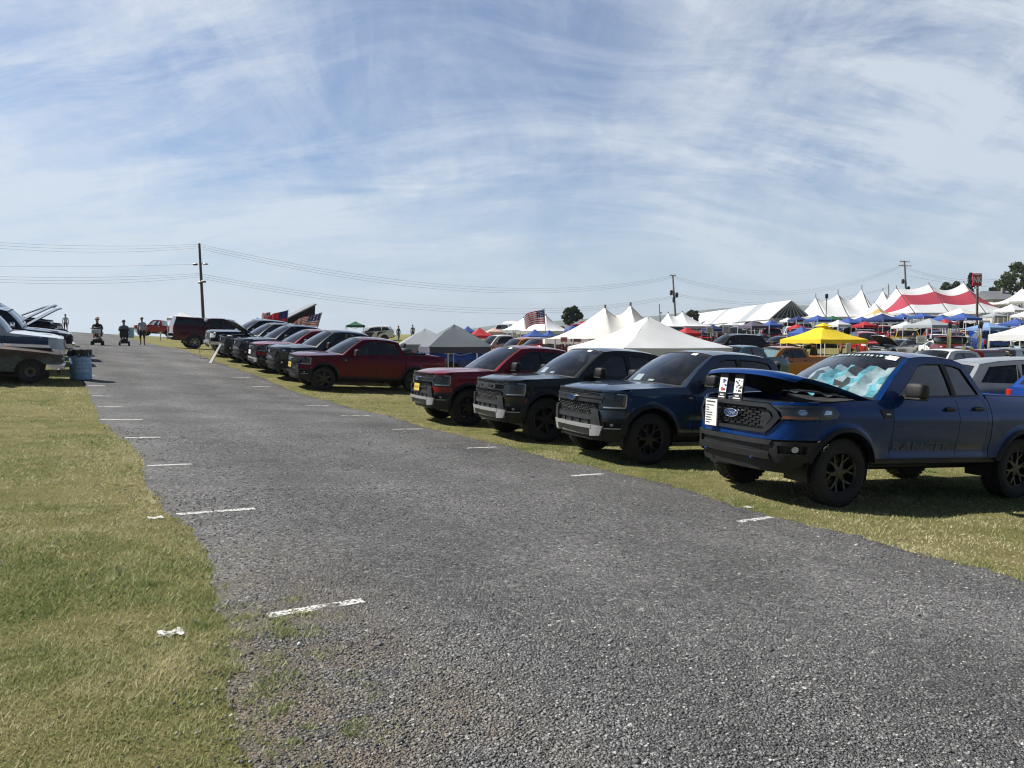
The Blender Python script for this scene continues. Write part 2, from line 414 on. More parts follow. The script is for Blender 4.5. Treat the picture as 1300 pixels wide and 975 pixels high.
def vehicle(name, label, cat, sp, pcol, M4, det=3, group=None, **op):
    sp = {**BASE, **sp}; Lh = sp['L']; Wd = sp['W']; Rt = sp['R']; xf, xr = sp['xf'], sp['xr']; ar = sp['arch']; sill = sp['sill']
    root = None; merged = det <= 1
    parts = []; ONE = MB()
    if merged: ONE.use(pcol)
    else: root = empty(name, M4); tag(root, label, cat, group)
    def part(nm, parent=None, mats=None, smooth=38):
        if merged: return ONE
        mb = MB(); parts.append((nm, mb, parent, smooth)); return mb
    tx = [p[0] for p in sp['top']]; tz = [p[1] for p in sp['top']]
    ztop = lambda x: float(np.interp(x, tx, tz))
    S, CY, CX = curve(sp['plan'])
    sx = lambda s: float(np.interp(abs(s), S, CX)); sy = lambda s: float(np.interp(abs(s), S, CY))*(1 if s >= 0 else -1)
    sfx = lambda x: float(np.interp(x, CX, S))       # arc length where the plan curve reaches x
    yfx = lambda x: float(np.interp(x, CX, CY))
    zsh = sp['zsh']; tum = sp['tum']
    def tumble(z):
        t = 0.0
        if z > zsh: t -= tum*((min(z, 1.45)-zsh)/.3)**2
        elif z < zsh-.12: t -= .035*((zsh-.12-z)/.4)**2
        return t
    def ysd(x, z):
        y = Wd
        if x < CX[-1]: y = min(y, yfx(x))
        if x > Lh-.4: y -= sp['rear_in']*((x-(Lh-.4))/.4)**2
        y += tumble(z)
        for xc in (xf, xr):
            d = math.hypot(x-xc, z-Rt); y += sp['flare']*math.exp(-((d-ar)/.06)**2)
        if xf+ar < x < xr-ar:
            w = min(1, (x-xf-ar)/.25, (xr-ar-x)/.25); dz_ = z-sp['zscal']; y -= w*sp['scallop']*math.exp(-(dz_/(.13 if dz_ > 0 else .045))**2)
            y += w*sp['crease']*math.exp(-abs(z-sp['zcre'])/.05)
        return y
    e0 = sp['rake']
    def front(s, z, d=0.0):
        q = abs(s); a = sx(q+.01)-sx(q-.01); b = sy(q+.01)-sy(q-.01)
        if q < .012: a, b = 0.0, 1.0
        n = math.hypot(a, b) or 1; nx, ny = b/n, -a/n
        y = (sy(q) + tumble(z)*min(1, q/.9) + ny*d)*(1 if s >= 0 else -1)
        x = sx(q) + nx*d
        x += (max(0, z-.75)*e0 + max(0, .6-z)*sp['tuck'])*max(0.0, 1-max(0, x-.35)/.4)
        return (x, y, z)
    step = {3: .08, 2: .14, 1: .3}[max(1, det)]; nz = {3: 15, 2: 9, 1: 4}[max(1, det)]
    def cols(x0, x1):
        xs = list(np.linspace(x0, x1, max(2, int((x1-x0)/step)+1)))
        for xc in (xf, xr):
            for t in np.linspace(0, PI, 25 if det > 2 else 17 if det > 1 else 9):
                x = xc+ar*math.cos(t)*.9999
                if x0+.01 < x < x1-.01: xs.append(x)
        xs = sorted(xs); o = [xs[0]]
        for x in xs[1:]:
            if x-o[-1] > .003: o.append(x)
        return o
    def zlo(x, base=None):
        b = sill if base is None else base
        for xc in (xf, xr):
            d = abs(x-xc)
            if d < ar: b = max(b, Rt+math.sqrt(ar*ar-d*d))
        return b
    tone = sp.get('tone')
    def side(mb, x0, x1, lo, hi, sg, border=.03):
        P = []; xs = cols(x0, x1)
        full = [xs[0]]+xs+[xs[-1]] if border else xs
        for i, x in enumerate(full):
            zl, zh = lo(x), max(hi(x), lo(x)+.01); zs = list(np.linspace(zl, zh, nz))
            row = [(x, sg*ysd(x, z), z) for z in zs]
            if border:
                row = [(x, row[0][1]-sg*border, zl)]+row+[(x, row[-1][1]-sg*border, zh-.004)]
                if i in (0, len(full)-1): row = [(p[0], p[1]-sg*border, p[2]) for p in row]
            P.append(row)
        if tone:
            ti = mb.mats.index(pcol); mb.use(tone[1]); t2 = mb.cur; mb.cur = ti
            mb.grid(P, matfn=lambda i, j: t2 if P[i][j][2] < tone[0] else ti)
        else: mb.grid(P)
    A0, A1, C1, C0 = sp['A0'], sp['A1'], sp['C1'], sp['C0']
    bed = sp.get('bed'); cut = sp['cuts']         # door edges: front edge, between doors, rear edge
    # ---- side panels
    for sg in (-1, 1):
        side(part('fender').use(pcol), sp['xfen'], cut[0]-.004, lambda x: max(zlo(x), sp['zfen'] if x < xf else 0), ztop, sg)
        for a, b in zip(cut[:-1], cut[1:]):
            mb = part('door').use(pcol); side(mb, a+.004, b-.004, zlo, ztop, sg)
            if det >= 2:
                z = ztop(b)-.13; x = b-.17
                h = part('handle', mb); h.use(sp.get('handle_mat', 'plastic')); h.box((x, sg*(ysd(x, z)+.022), z), (.19, .035, .035), .012); h.box((x, sg*(ysd(x, z)+.004), z), (.15, .012, .06), .004)
        if bed:
            mb = part('bed_side').use(pcol); side(mb, bed[0]+.006, bed[1], zlo, lambda x: sp['zbed'], sg)
            if cut[-1] < bed[0]-.03: side(part('cab_corner').use(pcol), cut[-1]+.002, bed[0]-.008, zlo, ztop, sg)
        else:
            side(part('quarter_panel').use(pcol), cut[-1]+.004, Lh-.03, zlo, ztop, sg)
        if sp['rocker']:
            rk = part('rocker').use(sp['rocker']); x0, x1 = xf+ar-.02, xr-ar+.02
            rk.box(((x0+x1)/2, sg*(Wd-.10), sill-.035), (x1-x0, .10, .09), .02)
        if sp['trim'] and det >= 2:
            for xc in (xf, xr):
                tr = part('arch_trim').use(sp['trim']); P = []
                for t in np.linspace(-.12, PI+.12, 40):
                    x = xc+ar*math.cos(t); z = Rt+ar*math.sin(t); x2 = xc+(ar+sp['trimw'])*math.cos(t); z2 = Rt+(ar+sp['trimw'])*math.sin(t)
                    if z < sill-.04: z = z2 = sill-.04
                    xx = min(max(x, .25), Lh-.05); y = ysd(xx, max(z, .3)); y2 = ysd(min(max(x2, .25), Lh-.05), max(z2, .3))
                    P.append([(x, sg*(y-.07), z-.0), (x, sg*(y+.022), z), ((x*.4+x2*.6), sg*(y2+.024), z*.4+z2*.6), (x2, sg*(y2+.004), z2)])
                tr.grid(P)
        # wheel well liner
        for xc in (xf, xr):
            ln = part('wheel_well').use('black')
            ln.lathe([(ar-.01, 0), (ar-.01, .36), (.05, .36)], 14, 'y', (xc, -(Wd-.08) if sg < 0 else Wd-.08-.36, Rt), -.25, PI+.25)
    # ---- dark core put in to block light, floor pan
    co_ = part('underbody').use('black')
    zc = ztop(2.0)-.10
    co_.box(((A0+Lh)/2+.1, 0, (sill+.02)/1), (Lh-A0-.5, 2*Wd-.46, .18), .02)
    co_.box(((xf+xr)/2, 0, sill-.14), (xr-xf+.9, .9, .14), .03)
    for xc in (xf, xr): co_.tube([(xc, -Wd+.2, Rt), (xc, Wd-.2, Rt)], .06, 8)
    if not op.get('hood_open'): co_.box(((.34+A0-.1)/2, 0, .72), (A0-.1-.34, 1.16, .54), .02)
    else:
        co_.box(((.34+A0-.1)/2, 0, .60), (A0-.1-.34, 1.16, .3), .02)
        en = part('engine').use('black'); zb = ztop(.8)
        en.box((.95, 0, zb-.22), (.62, .62, .24), .05); en.use('hose').tube([(.5, -.4, zb-.12), (.8, -.45, zb-.08), (1.2, -.3, zb-.1)], .04); en.tube([(.6, .3, zb-.1), (1.0, .5, zb-.09), (1.25, .2, zb-.12)], .035)
        en.use('gunmetal').box((.9, 0, zb-.09), (.4, .3, .05), .02); en.use('silver').box((1.15, -.55, zb-.1), (.25, .18, .1), .02); en.box((.45, 0, zb-.05), (.10, 1.1, .05), .015)
        en.use('black').box((.75, -.62, zb-.25), (.8, .12, .25), .02); en.box((.75, .62, zb-.25), (.8, .12, .25), .02)
    for sg in (-1, 1): co_.box(((cut[0]+cut[-1])/2, sg*(Wd-.11), (sill+ztop(2))/2-.03), (cut[-1]-cut[0]+.03, .04, ztop(2)-sill-.14))
    # ---- hood
    hb = part('hood').use(pcol); P = []
    yb0 = ysd(A0, ztop(A0)); nu = {3: 16, 2: 10, 1: 5}[max(1, det)]
    tvs = np.linspace(-1, 1, {3: 25, 2: 15, 1: 7}[max(1, det)])
    cw = sp['cowl']
    for i in range(nu+1):
        row = []
        for tv in tvs:
            y0 = tv*sp['yhood']; q = float(np.interp(abs(y0), CY, S)); x0 = front(q, ztop(.4), .015)[0]
            x1 = A0-cw*(1-tv*tv)-.02; tu = (i/nu)**1.5; x = x0+(x1-x0)*tu
            ye = ysd(max(x, .55), ztop(max(x, .55)))-.004; ye = sp['yhood']+(ye-sp['yhood'])*min(1, (x-x0)/.35)
            z = ztop(x)+sp['crown']*(1-tv**2)*min(1, (x-x0)/.35+.35)
            b = abs(abs(tv)-.55)
            z += sp['bulge']*math.exp(-(b/.09)**2)*min(1, max(0, (x-x0)/.3))
            z -= .05*math.exp(-(x-x0)/.04)
            row.append((x, tv*ye, z))
        P.append(row)
    rev = [r[:] for r in P]
    hz = op.get('hood_open', 0)
    if hz:
        low = [[(p[0], p[1]*.96, p[2]-.035) for p in r] for r in P]
        pv = (A0-cw*.5, ztop(A0))
        def rot(p):
            dx, dz = p[0]-pv[0], p[2]-pv[1]; c, s_ = math.cos(hz), math.sin(hz)
            return (pv[0]+dx*c-dz*-s_*1, p[1], pv[1]-dx*s_*1+dz*c)
        P = [[rot(p) for p in r] for r in P]; low = [[rot(p) for p in r] for r in low]
        hb.grid(P); hb.use('black'); hb.grid(low); hb.use(pcol)
        hb.grid([P[0], low[0]]); hb.grid([[r[0] for r in P], [r[0] for r in low]]); hb.grid([[r[-1] for r in P], [r[-1] for r in low]])
    else:
        hb.grid(P)
        edge = [(p[0]+.02, p[1], p[2]-.05) for p in P[0]]; hb.grid([edge, P[0]])
    cb = part('cowl').use('black')
    cb.grid([[(A0-cw*(1-t*t)-.06+k*.16, t*(yb0-.05), ztop(A0)+sp['crown']*(1-t*t)-.03) for t in np.linspace(-1, 1, 9)] for k in range(2)])
    # ---- cab: side uppers with window openings, roof, glass
    zr = [p[1] for p in sp['roof']]; xr_ = [p[0] for p in sp['roof']]
    zroof = lambda x: float(np.interp(x, xr_, zr))
    lean = sp['lean']
    def cy(x, z, d=0.0):
        zb = ztop(x); h = max(0, z-zb); return ysd(x, zb) - h*lean - .05*(h/.5)**2 - d
    outline = [(A0, ztop(A0)-.01)] + [(A0+(A1-A0)*t, ztop(A0)+(zroof(A1)-ztop(A0))*t+.03*math.sin(PI*t)) for t in (.33, .66)] + [(x, z) for x, z in sp['roof']] + [(C0, ztop(C0)-.01)] + [(x, ztop(x)-.01) for x in np.linspace(C0-.3, A0+.3, 5)]
    cab = part('cab').use(pcol)
    for sg in (-1, 1):
        cab.plate(outline, lambda a, b, d, sg=sg: (a, sg*cy(a, b, d), b), .035, sp['windows'], .16 if det > 1 else .5)
        for w in sp['windows']:
            g = part('side_window').use(op.get('side_glass', 'glass_dark'))
            g.plate(w, lambda a, b, d, sg=sg: (a, sg*cy(a, b, .012+d), b), 0, maxe=.4)
            if det >= 3:
                cx_, cz_ = sum(p[0] for p in w)/len(w), sum(p[1] for p in w)/len(w)
                ins = [(cx_+(a-cx_)*.955, cz_+(b-cz_)*.93) for a, b in w]
                sl = part('window_seal').use('black'); sl.plate(w, lambda a, b, d, sg=sg: (a, sg*cy(a, b, -.003+d), b), .01, [ins], .3)
        if det >= 2 and sp.get('bpillar', True):
            for w0, w1 in zip(sp['windows'][:-1], sp['windows'][1:]):
                xa = max(p[0] for p in w0); lo_ = min([p for p in w0 if p[0] > xa-.12], key=lambda p: p[1]); hi_ = max([p for p in w0 if p[0] > xa-.12], key=lambda p: p[1])
                xb = min(p[0] for p in w1); lo2 = min([p for p in w1 if p[0] < xb+.12], key=lambda p: p[1]); hi2 = max([p for p in w1 if p[0] < xb+.12], key=lambda p: p[1])
                part('pillar_trim').use('black').plate([lo_, lo2, hi2, hi_], lambda a, b, d, sg=sg: (a, sg*cy(a, b, -.005+d), b), .01, maxe=.2)
    P = []; tv = np.linspace(-1, 1, 13 if det > 1 else 5)
    xs = sorted(set(list(np.linspace(A1, C1, 14 if det > 1 else 5))+xr_)); zc_ = sp['rcrown']
    for i, x in enumerate(xs):
        ye = cy(x, zroof(x)); row = []
        for t in tv:
            f = 1-(x-A1)/(C1-A1); xx = x-.10*(1-t*t)*max(0, f)**3
            row.append((xx, t*(ye+.003), zroof(x)+.004+zc_*(1-abs(t)**2.6)))
        P.append(row)
    rf = part('roof').use(sp.get('roofmat', pcol)); rf.grid(P); top0 = P[0]; topn = P[-1]
    ws = part('windshield'); gm = op.get('ws_glass', 'glass_clear'); ws.use(pcol); pi_ = ws.cur; ws.use('black'); bi = ws.cur; ws.use(gm); gi = ws.cur
    ts = np.array([-1, -.945, -.93, -.6, -.3, 0, .3, .6, .93, .945, 1]); rows = [0, .04, .25, .5, .75, .95, 1]
    P = []
    for k in rows:
        row = []
        for t in ts:
            b = (A0-cw*(1-t*t), t*(yb0-.004), ztop(A0)-.012+sp['crown']*.7*(1-t*t))
            ye1 = cy(A1, zroof(A1)); a = (A1-.10*(1-t*t), t*ye1, zroof(A1)+zc_*(1-abs(t)**2.6)-.003)
            bow = math.sin(PI*k)*.03
            row.append((b[0]+(a[0]-b[0])*k-bow*.5, b[1]+(a[1]-b[1])*k, b[2]+(a[2]-b[2])*k+bow*(1-.0*t*t)))
        P.append(row)
    ws.grid(P, matfn=lambda i, j: pi_ if j in (0, 9) else (bi if i in (0, 5) or j in (1, 8) else gi))
    WS = P
    def wspt(k, t, off=.006):
        """point on the windshield, off metres outside"""
        b = (A0-cw*(1-t*t), t*(yb0-.004), ztop(A0)-.012+sp['crown']*.7*(1-t*t)); ye1 = cy(A1, zroof(A1))
        a = (A1-.10*(1-t*t), t*ye1, zroof(A1)+zc_*(1-abs(t)**2.6)-.003); bow = math.sin(PI*k)*.03
        return (b[0]+(a[0]-b[0])*k-bow*.5-off*.6, b[1]+(a[1]-b[1])*k, b[2]+(a[2]-b[2])*k+bow+off*.8)
    rw = part('rear_window'); rw.use(pcol); pi2 = rw.cur; rw.use('glass_dark'); gi2 = rw.cur; P = []
    for k in (0, .14, .5, .86, 1):
        P.append([(C0+(C1-C0)*k+.02*(1-t*t), t*(cy(C0, ztop(C0))*(1-k)+cy(C1, zroof(C1))*k-.002), ztop(C0)-.02+(zroof(C1)+.004-ztop(C0)+.02)*k+k*zc_*(1-abs(t)**2.6)) for t in (-1, -.85, -.5, 0, .5, .85, 1)])
    rw.grid(P, matfn=lambda i, j: pi2 if i in (0, 3) or j in (0, 5) else gi2)
    # ---- interior
    it = part('interior').use('seat'); zs = sill+.16; xs0 = A1+.35
    it.box(((A0+C0)/2+.1, 0, zs-.06), (C0-A0-.1, 1.35, .05))
    it.use('black').box((A0+.12, 0, ztop(A0)-.10), (.42, 2*yb0-.34, .16), .05)
    if det >= 2:
        it.use('seat')
        for xq in ([xs0] + ([xs0+.95] if C0-xs0 > 1.0 else [])):
            for y in (-.37, .37):
                it.box((xq, y, zs+.22), (.5, .5, .14), .05); it.box((xq+.28, y, zs+.56), (.14, .48, .6), .06, Matrix.Rotation(R(12), 3, 'Y')); it.box((xq+.36, y, zs+.97), (.09, .26, .17), .04)
        st = [(A0+.48+.09*math.sin(t), -.37+.19*math.cos(t), ztop(A0)-.03+.17*math.sin(t)) for t in np.linspace(0, 2*PI, 17)]
        it.use('black').tube(st, .016, 6)
    # ---- tail
    if bed:
        b = part('bed_floor').use('black'); zb = sp['zbed']; x0, x1 = bed; yi = Wd-.17
        b.box(((x0+x1)/2, 0, zb-.5), (x1-x0-.02, 2*yi, .04))
        for sg in (-1, 1):
            b.box(((x0+x1)/2, sg*yi, zb-.27), (x1-x0-.02, .02, .48))
            rc = part('bed_rail').use('plastic'); P = [[(x, sg*(ysd(x, zb)+.004), zb-.012), (x, sg*(ysd(x, zb)-.012), zb+.014), (x, sg*(yi), zb+.014), (x, sg*yi, zb-.03)] for x in np.linspace(x0+.01, x1-.03, 12)]; rc.grid(P)
        b.use(pcol).box((x0+.02, 0, zb-.27), (.03, 2*yi, .5))
        tg = part('tailgate').use(pcol); tg.box((x1-.03, 0, zb-.26), (.06, 2*yi-.02, .52), .015)
        if sp.get('tonneau'): part('bed_cover').use('black').box(((x0+x1)/2, 0, zb+.03), (x1-x0-.04, 2*yi+.06, .03), .012)
    else:
        P = []
        if C0 < Lh-.25:
            for x in np.linspace(C0-.02, Lh-.03, 7 if det > 1 else 4):
                ye = ysd(x, ztop(x)); P.append([(x, t*ye, ztop(x)+.03*(1-t*t)-(.02 if x > Lh-.05 else 0)) for t in np.linspace(-1, 1, 9 if det > 1 else 5)])
            part('trunk_lid').use(pcol).grid(P)
        tb = part('tail_panel').use(pcol)
        tb.grid([[(Lh-.03+.05*(1-t*t)*(1 if z < ztop(Lh)-.05 else .6), t*(ysd(Lh-.03, z)-.001), z) for t in np.linspace(-1, 1, 9)] for z in np.linspace(sill-.08, ztop(Lh)-.005, 5)])
    for sg in (-1, 1):
        tl = part('tail_light').use('red_lens'); zt = sp['ztail']; x = Lh-.045
        tl.box((x, sg*(ysd(Lh-.05, zt)-.075), zt), (.10, .17, sp['htail']), .025)
    rb = part('rear_bumper').use(sp['rbump']); rb.box((Lh-.01, 0, sp['zrb']), (.16, 2*Wd-.12, .20), .05)
    # ---- nose
    fp = lambda s, z, d=0: front(s, z, d)
    sf = sfx(sp['xfen'])
    FRONTS[sp['front']](part, fp, sf, pcol, sp, op, det, ysd)
    # ---- mirrors
    if sp['mirror'] and det >= 2:
        for sg in (-1, 1):
            m = part('mirror').use(sp['mirror']); xm = A0+sp['mx']; zm = ztop(xm)+.115; ym = ysd(xm, ztop(xm))
            m.pill((xm, sg*(ym+.17), zm), (.16, .25, .19), .5); m.use('plastic').box((xm+.02, sg*(ym+.05), zm-.075), (.09, .16, .05), .02)
            m.box((xm-.01, sg*(ym+.17), zm-.095), (.16, .22, .03), .012)
    if sp['vent'] and det >= 2:
        for sg in (-1, 1):
            xv = cut[0]-.13; zv = ztop(xv)-.17
            vp = part('fender_vent').use('black'); fnv = lambda a, b, d, sg=sg: (a, sg*(ysd(a, b)+.008-d), b)
            vp.plate([(xv-.09, zv+.055), (xv+.10, zv+.06), (xv+.10, zv-.05), (xv-.03, zv-.05)], fnv, .012)
            vp.use('silver').plate(rect(xv, zv-.005, xv+.07, zv+.012), lambda a, b, d, sg=sg: (a, sg*(ysd(a, b)+.012-d), b), .004)
    # ---- build
    extra = op.get('extra')
    if extra: extra(part, dict(fp=fp, ysd=ysd, ztop=ztop, wspt=wspt, sp=sp, cy=cy, zroof=zroof))
    rim = op.get('rim', sp['rim'])
    if merged:
        for xc in (xf, xr):
            for sg in (-1, 1):
                yc = sg*(Wd-.13)
                ONE.use('rubber').lathe([(Rt*.62, -.1), (Rt*.97, -.11), (Rt, -.07), (Rt, .07), (Rt*.97, .11), (Rt*.62, .1)], 16, 'y', (xc, yc, Rt))
                ONE.use(rim).lathe([(0, sg*.085), (Rt*.5, sg*.085), (Rt*.63, sg*.1)], 14, 'y', (xc, yc, Rt))
        return ONE
    objs = {}
    for nm, mb, parent, sm in parts:
        if not mb.f: continue
        o = mb.build(nm, objs.get(id(parent), root) if parent is not None else root, smooth=sm); objs[id(mb)] = o
    tm, rm = wheel_meshes(Rt, sp['wt'], sp['rr'], sp['wstyle'], rim, det)
    for xc in (xf, xr):
        for sg in (-1, 1):
            w = bpy.data.objects.new('wheel', tm); COL.objects.link(w); w.parent = root; w.location = (xc, sg*(Wd-sp['wt']/2-.02), Rt)
            if sg > 0: w.rotation_euler = (0, random.random()*6, PI)
            else: w.rotation_euler = (0, random.random()*6, 0)
            if xc == xf and op.get('steer'): w.rotation_euler.z += op['steer']
            q = bpy.data.objects.new('rim', rm); COL.objects.link(q); q.parent = w
    return root

BASE = dict(L=5.37, W=.945, R=.40, wt=.27, rr=.245, xf=.88, xr=4.15, arch=.485, sill=.50, zsh=.98, tum=.085, flare=.028, scallop=.022, zscal=.66, crease=.008, zcre=1.02,
    rake=.06, tuck=.16, rear_in=.05, xfen=.50, zfen=.70, rocker='plastic', trim='plastic', trimw=.055, cowl=.28, crown=.05, bulge=.012, yhood=.80, lean=.36, rcrown=.055,
    top=[(.2, 1.115), (.5, 1.155), (1.0, 1.19), (1.5, 1.215), (3.5, 1.26), (3.75, 1.27), (5.4, 1.27)],
    plan=[(0, .03), (.35, .045), (.62, .10), (.76, .18), (.86, .31), (.915, .48), (.938, .75), (.945, 1.0)],
    A0=1.50, A1=2.24, C1=3.56, C0=3.74, roof=[(2.24, 1.735), (2.5, 1.77), (2.8, 1.78), (3.2, 1.77), (3.45, 1.74), (3.56, 1.71)],
    windows=[[(1.80, 1.250), (2.34, 1.645), (2.50, 1.69), (2.71, 1.70), (2.71, 1.272)], [(2.78, 1.274), (2.78, 1.70), (3.2, 1.693), (3.42, 1.655), (3.60, 1.295)]],
    cuts=[1.68, 2.74, 3.62], bed=(3.76, 5.34), zbed=1.30, ztail=1.05, htail=.36, rbump='charcoal', zrb=.58, front='r24', mirror='plastic', mx=.42, vent=True, rim='rim_dark', wstyle='twin')
FRONTS = {}
def pat_bars(mb, fp, x0, z0, x1, z1, pitch, w, d, th, slope=1.0):
    """criss-cross bars of a grille mesh clipped to a rectangle on the nose"""
    for sgn in (1, -1):
        n = int((x1-x0+(z1-z0)/slope)/pitch)+2
        for i in range(-n, n+1):
            a0 = i*pitch; pts = []
            for k in np.linspace(0, 1, 7):
                z = z0+(z1-z0)*k; s = a0+sgn*(z-z0)/slope
                if x0 <= s <= x1: pts.append((s, z))
            if len(pts) > 1:
                (a, b), (c, e) = pts[0], pts[-1]
                mb.plate([(a-w, b), (a+w, b), (c+w, e), (c-w, e)], lambda s, z, q: fp(s, z, d+q), th, maxe=.2)
def oval(cx, cz, a, b, n=24): return [(cx+a*math.cos(2*PI*i/n), cz+b*math.sin(2*PI*i/n)) for i in range(n)]
def emblem(part, fp, z, a=.115, b=.046, d=-.05, word=True):
    e = part('emblem'); e.use('chrome').plate(oval(0, z, a, b), lambda s, q, k: fp(s, q, d+k), .05, maxe=.1)
    e.use('emblem_blue').plate(oval(0, z, a*.9, b*.84), lambda s, q, k: fp(s, q, d-.004+k), .004, maxe=.1)
    if word: e.use('chrome'); lettering(e, 'Ford', b*1.25, lambda p, q: fp(-p, q+z, d-.007), .45, 0, 1.15)
def front_r24(part, fp, sf, pcol, sp, op, det, ysd):
    P = lambda mb, poly, d, th=.03, holes=(), me=.09: mb.plate(poly, lambda s, z, k: fp(s, z, d+k), th, holes, me if det > 2 else .2)
    bm = op.get('bar_mat', 'gunmetal'); sk = op.get('skid', 'silver')
    b = part('radiator_panel').use('black'); P(b, rect(-sf, .36, sf, 1.10), .06, .01)
    g = part('grille').use('black')
    if det > 2:
        g.use('charcoal'); pat_bars(g, fp, -.60, 1.03, .60, 1.10, .06, .004, .02, .02, 1.2); pat_bars(g, fp, -.57, .74, .57, .925, .06, .004, .02, .02, 1.2)
        g.use('mesh_glint')  # glints put in as light gray studs over the mesh
        for z0_, nr_ in ((1.043, 3), (.752, 7)):
            for i in range(nr_):
                for k in range(-9, 10):
                    c_ = k*.06+(.03 if i % 2 else 0); z = z0_+i*.0235
                    if abs(c_) < .565: P(g, [(c_-.007, z), (c_, z-.004), (c_+.007, z), (c_, z+.004)], .004, .02, me=.3)
    else:
        g.use('charcoal')
        for z in (1.07, .88, .84): P(g, rect(-.58, z-.008, .58, z+.008), .015, .02)
    g.use(bm)
    if op.get('word'):
        P(g, rect(-.64, .925, .64, .945), -.015, .04); P(g, rect(-.64, 1.03, .64, 1.045), -.015, .04)
        lt = part('lettering', g).use('rim_gray')
        vs, fs = text_polys(op['word'], .135, 0, .004); lt.add([fp(-p[0]*2.25, .985+p[1], -.022) for p in vs], fs)
        lt.use('black').add([fp(-p[0]*2.25, .981+p[1], -.006) for p in vs], fs)
    else:
        P(g, rect(-.70, .988, .70, 1.028), -.02, .045)
        P(g, rect(-.68, .922, .68, .962), -.02, .045)
        g.use('black'); P(g, rect(-.68, .96, .68, .99), -.005, .03)
    g.use('charcoal'); P(g, rect(-.64, 1.095, .64, 1.115), -.01, .04)
    P(g, [(-.50, .722), (.50, .722), (.52, .742), (-.52, .742)], -.012, .04)
    if not op.get('word'): emblem(part, fp, .975, d=-.055, word=det > 2)
    for m in (lambda p: p, mir):
        fa = part('front_panel').use(pcol)
        P(fa, m([(.60, .70), (sf+.02, .70), (sf+.02, .86), (1.04, .83), (.62, .82)]), 0, .03)
        P(fa, m([(1.075, .84), (sf+.02, .86), (sf+.02, 1.135), (1.085, 1.11)]), .0, .03)
        P(fa, m([(.60, 1.093), (1.09, 1.093), (1.09, 1.125), (.60, 1.118)]), .0, .03)
        h = part('headlight').use('black'); P(h, m([(.63, .835), (1.05, .845), (1.075, .90), (1.075, 1.088), (.68, 1.088), (.63, 1.06)]), .03, .02)
        h.use('gunmetal'); P(h, m(rect(.74, .98, .86, 1.05)), .012, .02); P(h, m(rect(.88, .98, .98, 1.05)), .012, .02)
        h.use('gunmetal'); P(h, m(rect(.70, .865, .98, .95)), .015, .02)
        h.use('drl'); P(h, m([(.70, .852), (1.045, .86), (1.06, .90), (1.06, 1.05), (1.045, 1.076), (.90, 1.076), (.90, 1.06), (1.03, 1.06), (1.04, 1.04), (1.04, .90), (1.03, .878), (.70, .87)]), .0, .02)
        h.use('amber'); P(h, m(rect(1.0, .90, 1.03, 1.04)), .006, .015)
        ln = part('headlight_lens', h).use('lens'); P(ln, m([(.63, .835), (1.05, .845), (1.08, .90), (1.08, 1.09), (.68, 1.09), (.63, 1.06)]), -.004, 0)
        tr = part('bumper_trim').use(op.get('trim_mat', 'trim_gray')); P(tr, m([(.52, .575), (.70, .575), (.64, .80), (.60, .83), (.50, .83), (.515, .75)]), -.035, .06)
        bp = part('bumper_corner').use('plastic'); P(bp, m([(.70, .46), (sf-.05, .47), (sf, .70), (.655, .70)]), -.012, .03, [m([(.76, .55), (1.0, .56), (1.0, .645), (.73, .645)])])
        fg = part('fog_light').use('black'); P(fg, m([(.74, .54), (1.02, .55), (1.02, .655), (.71, .655)]), .04, .01)
        fg.use('lens'); P(fg, m(oval(.86, .60, .04, .03, 14)), .02, .02); fg.use('drl'); P(fg, m(oval(.86, .60, .026, .02, 12)), .022, .01)
        fg.use('silver'); P(fg, m([(.74, .535), (1.02, .545), (1.02, .557), (.74, .549)]), -.016, .01)
        mk = part('side_marker').use('amber'); P(mk, m([(sf-.09, .72), (sf-.055, .72), (sf-.02, .80), (sf-.05, .80)]), -.006, .01)
        sb = part('skid_bar_end').use(sk); P(sb, m([(.50, .405), (.68, .425), (.735, .575), (.53, .585), (.50, .56)]), -.05, .06)
    bp = part('bumper').use(op.get('bump_mat', 'trim_gray')); P(bp, [(-.53, .655), (.53, .655), (.515, .724), (-.515, .724)], -.012, .03)
    bp.use('black'); P(bp, rect(-.54, .575, .54, .66), .03, .01); bp.use('charcoal')
    for s in (-.36, -.12, .12, .36): P(bp, rect(s-.05, .58, s+.05, .655), .012, .02)
    sb = part('skid_bar').use(sk); P(sb, [(-.53, .525), (.53, .525), (.53, .578), (-.53, .578)], -.055, .07)
    sb.use(op.get('skid2', 'skid_low')); P(sb, [(-.46, .41), (.46, .41), (.50, .512), (-.50, .512)], .005, .03)
    va = part('valance').use('plastic'); P(va, [(-1.0, .34), (1.0, .34), (1.12, .47), (-1.12, .47)], .03, .02)
    if op.get('plate'):
        pl = part('license_plate').use(op['plate']); P(pl, rect(-.16, .70, .16, .86), -.055, .006); pl.use('ink'); lettering(pl, op.get('plate_text', 'A42 KDF'), .075, lambda p, q: fp(-p*.9, .78+q, -.058), 0, 0, 1)
FRONTS['r24'] = front_r24
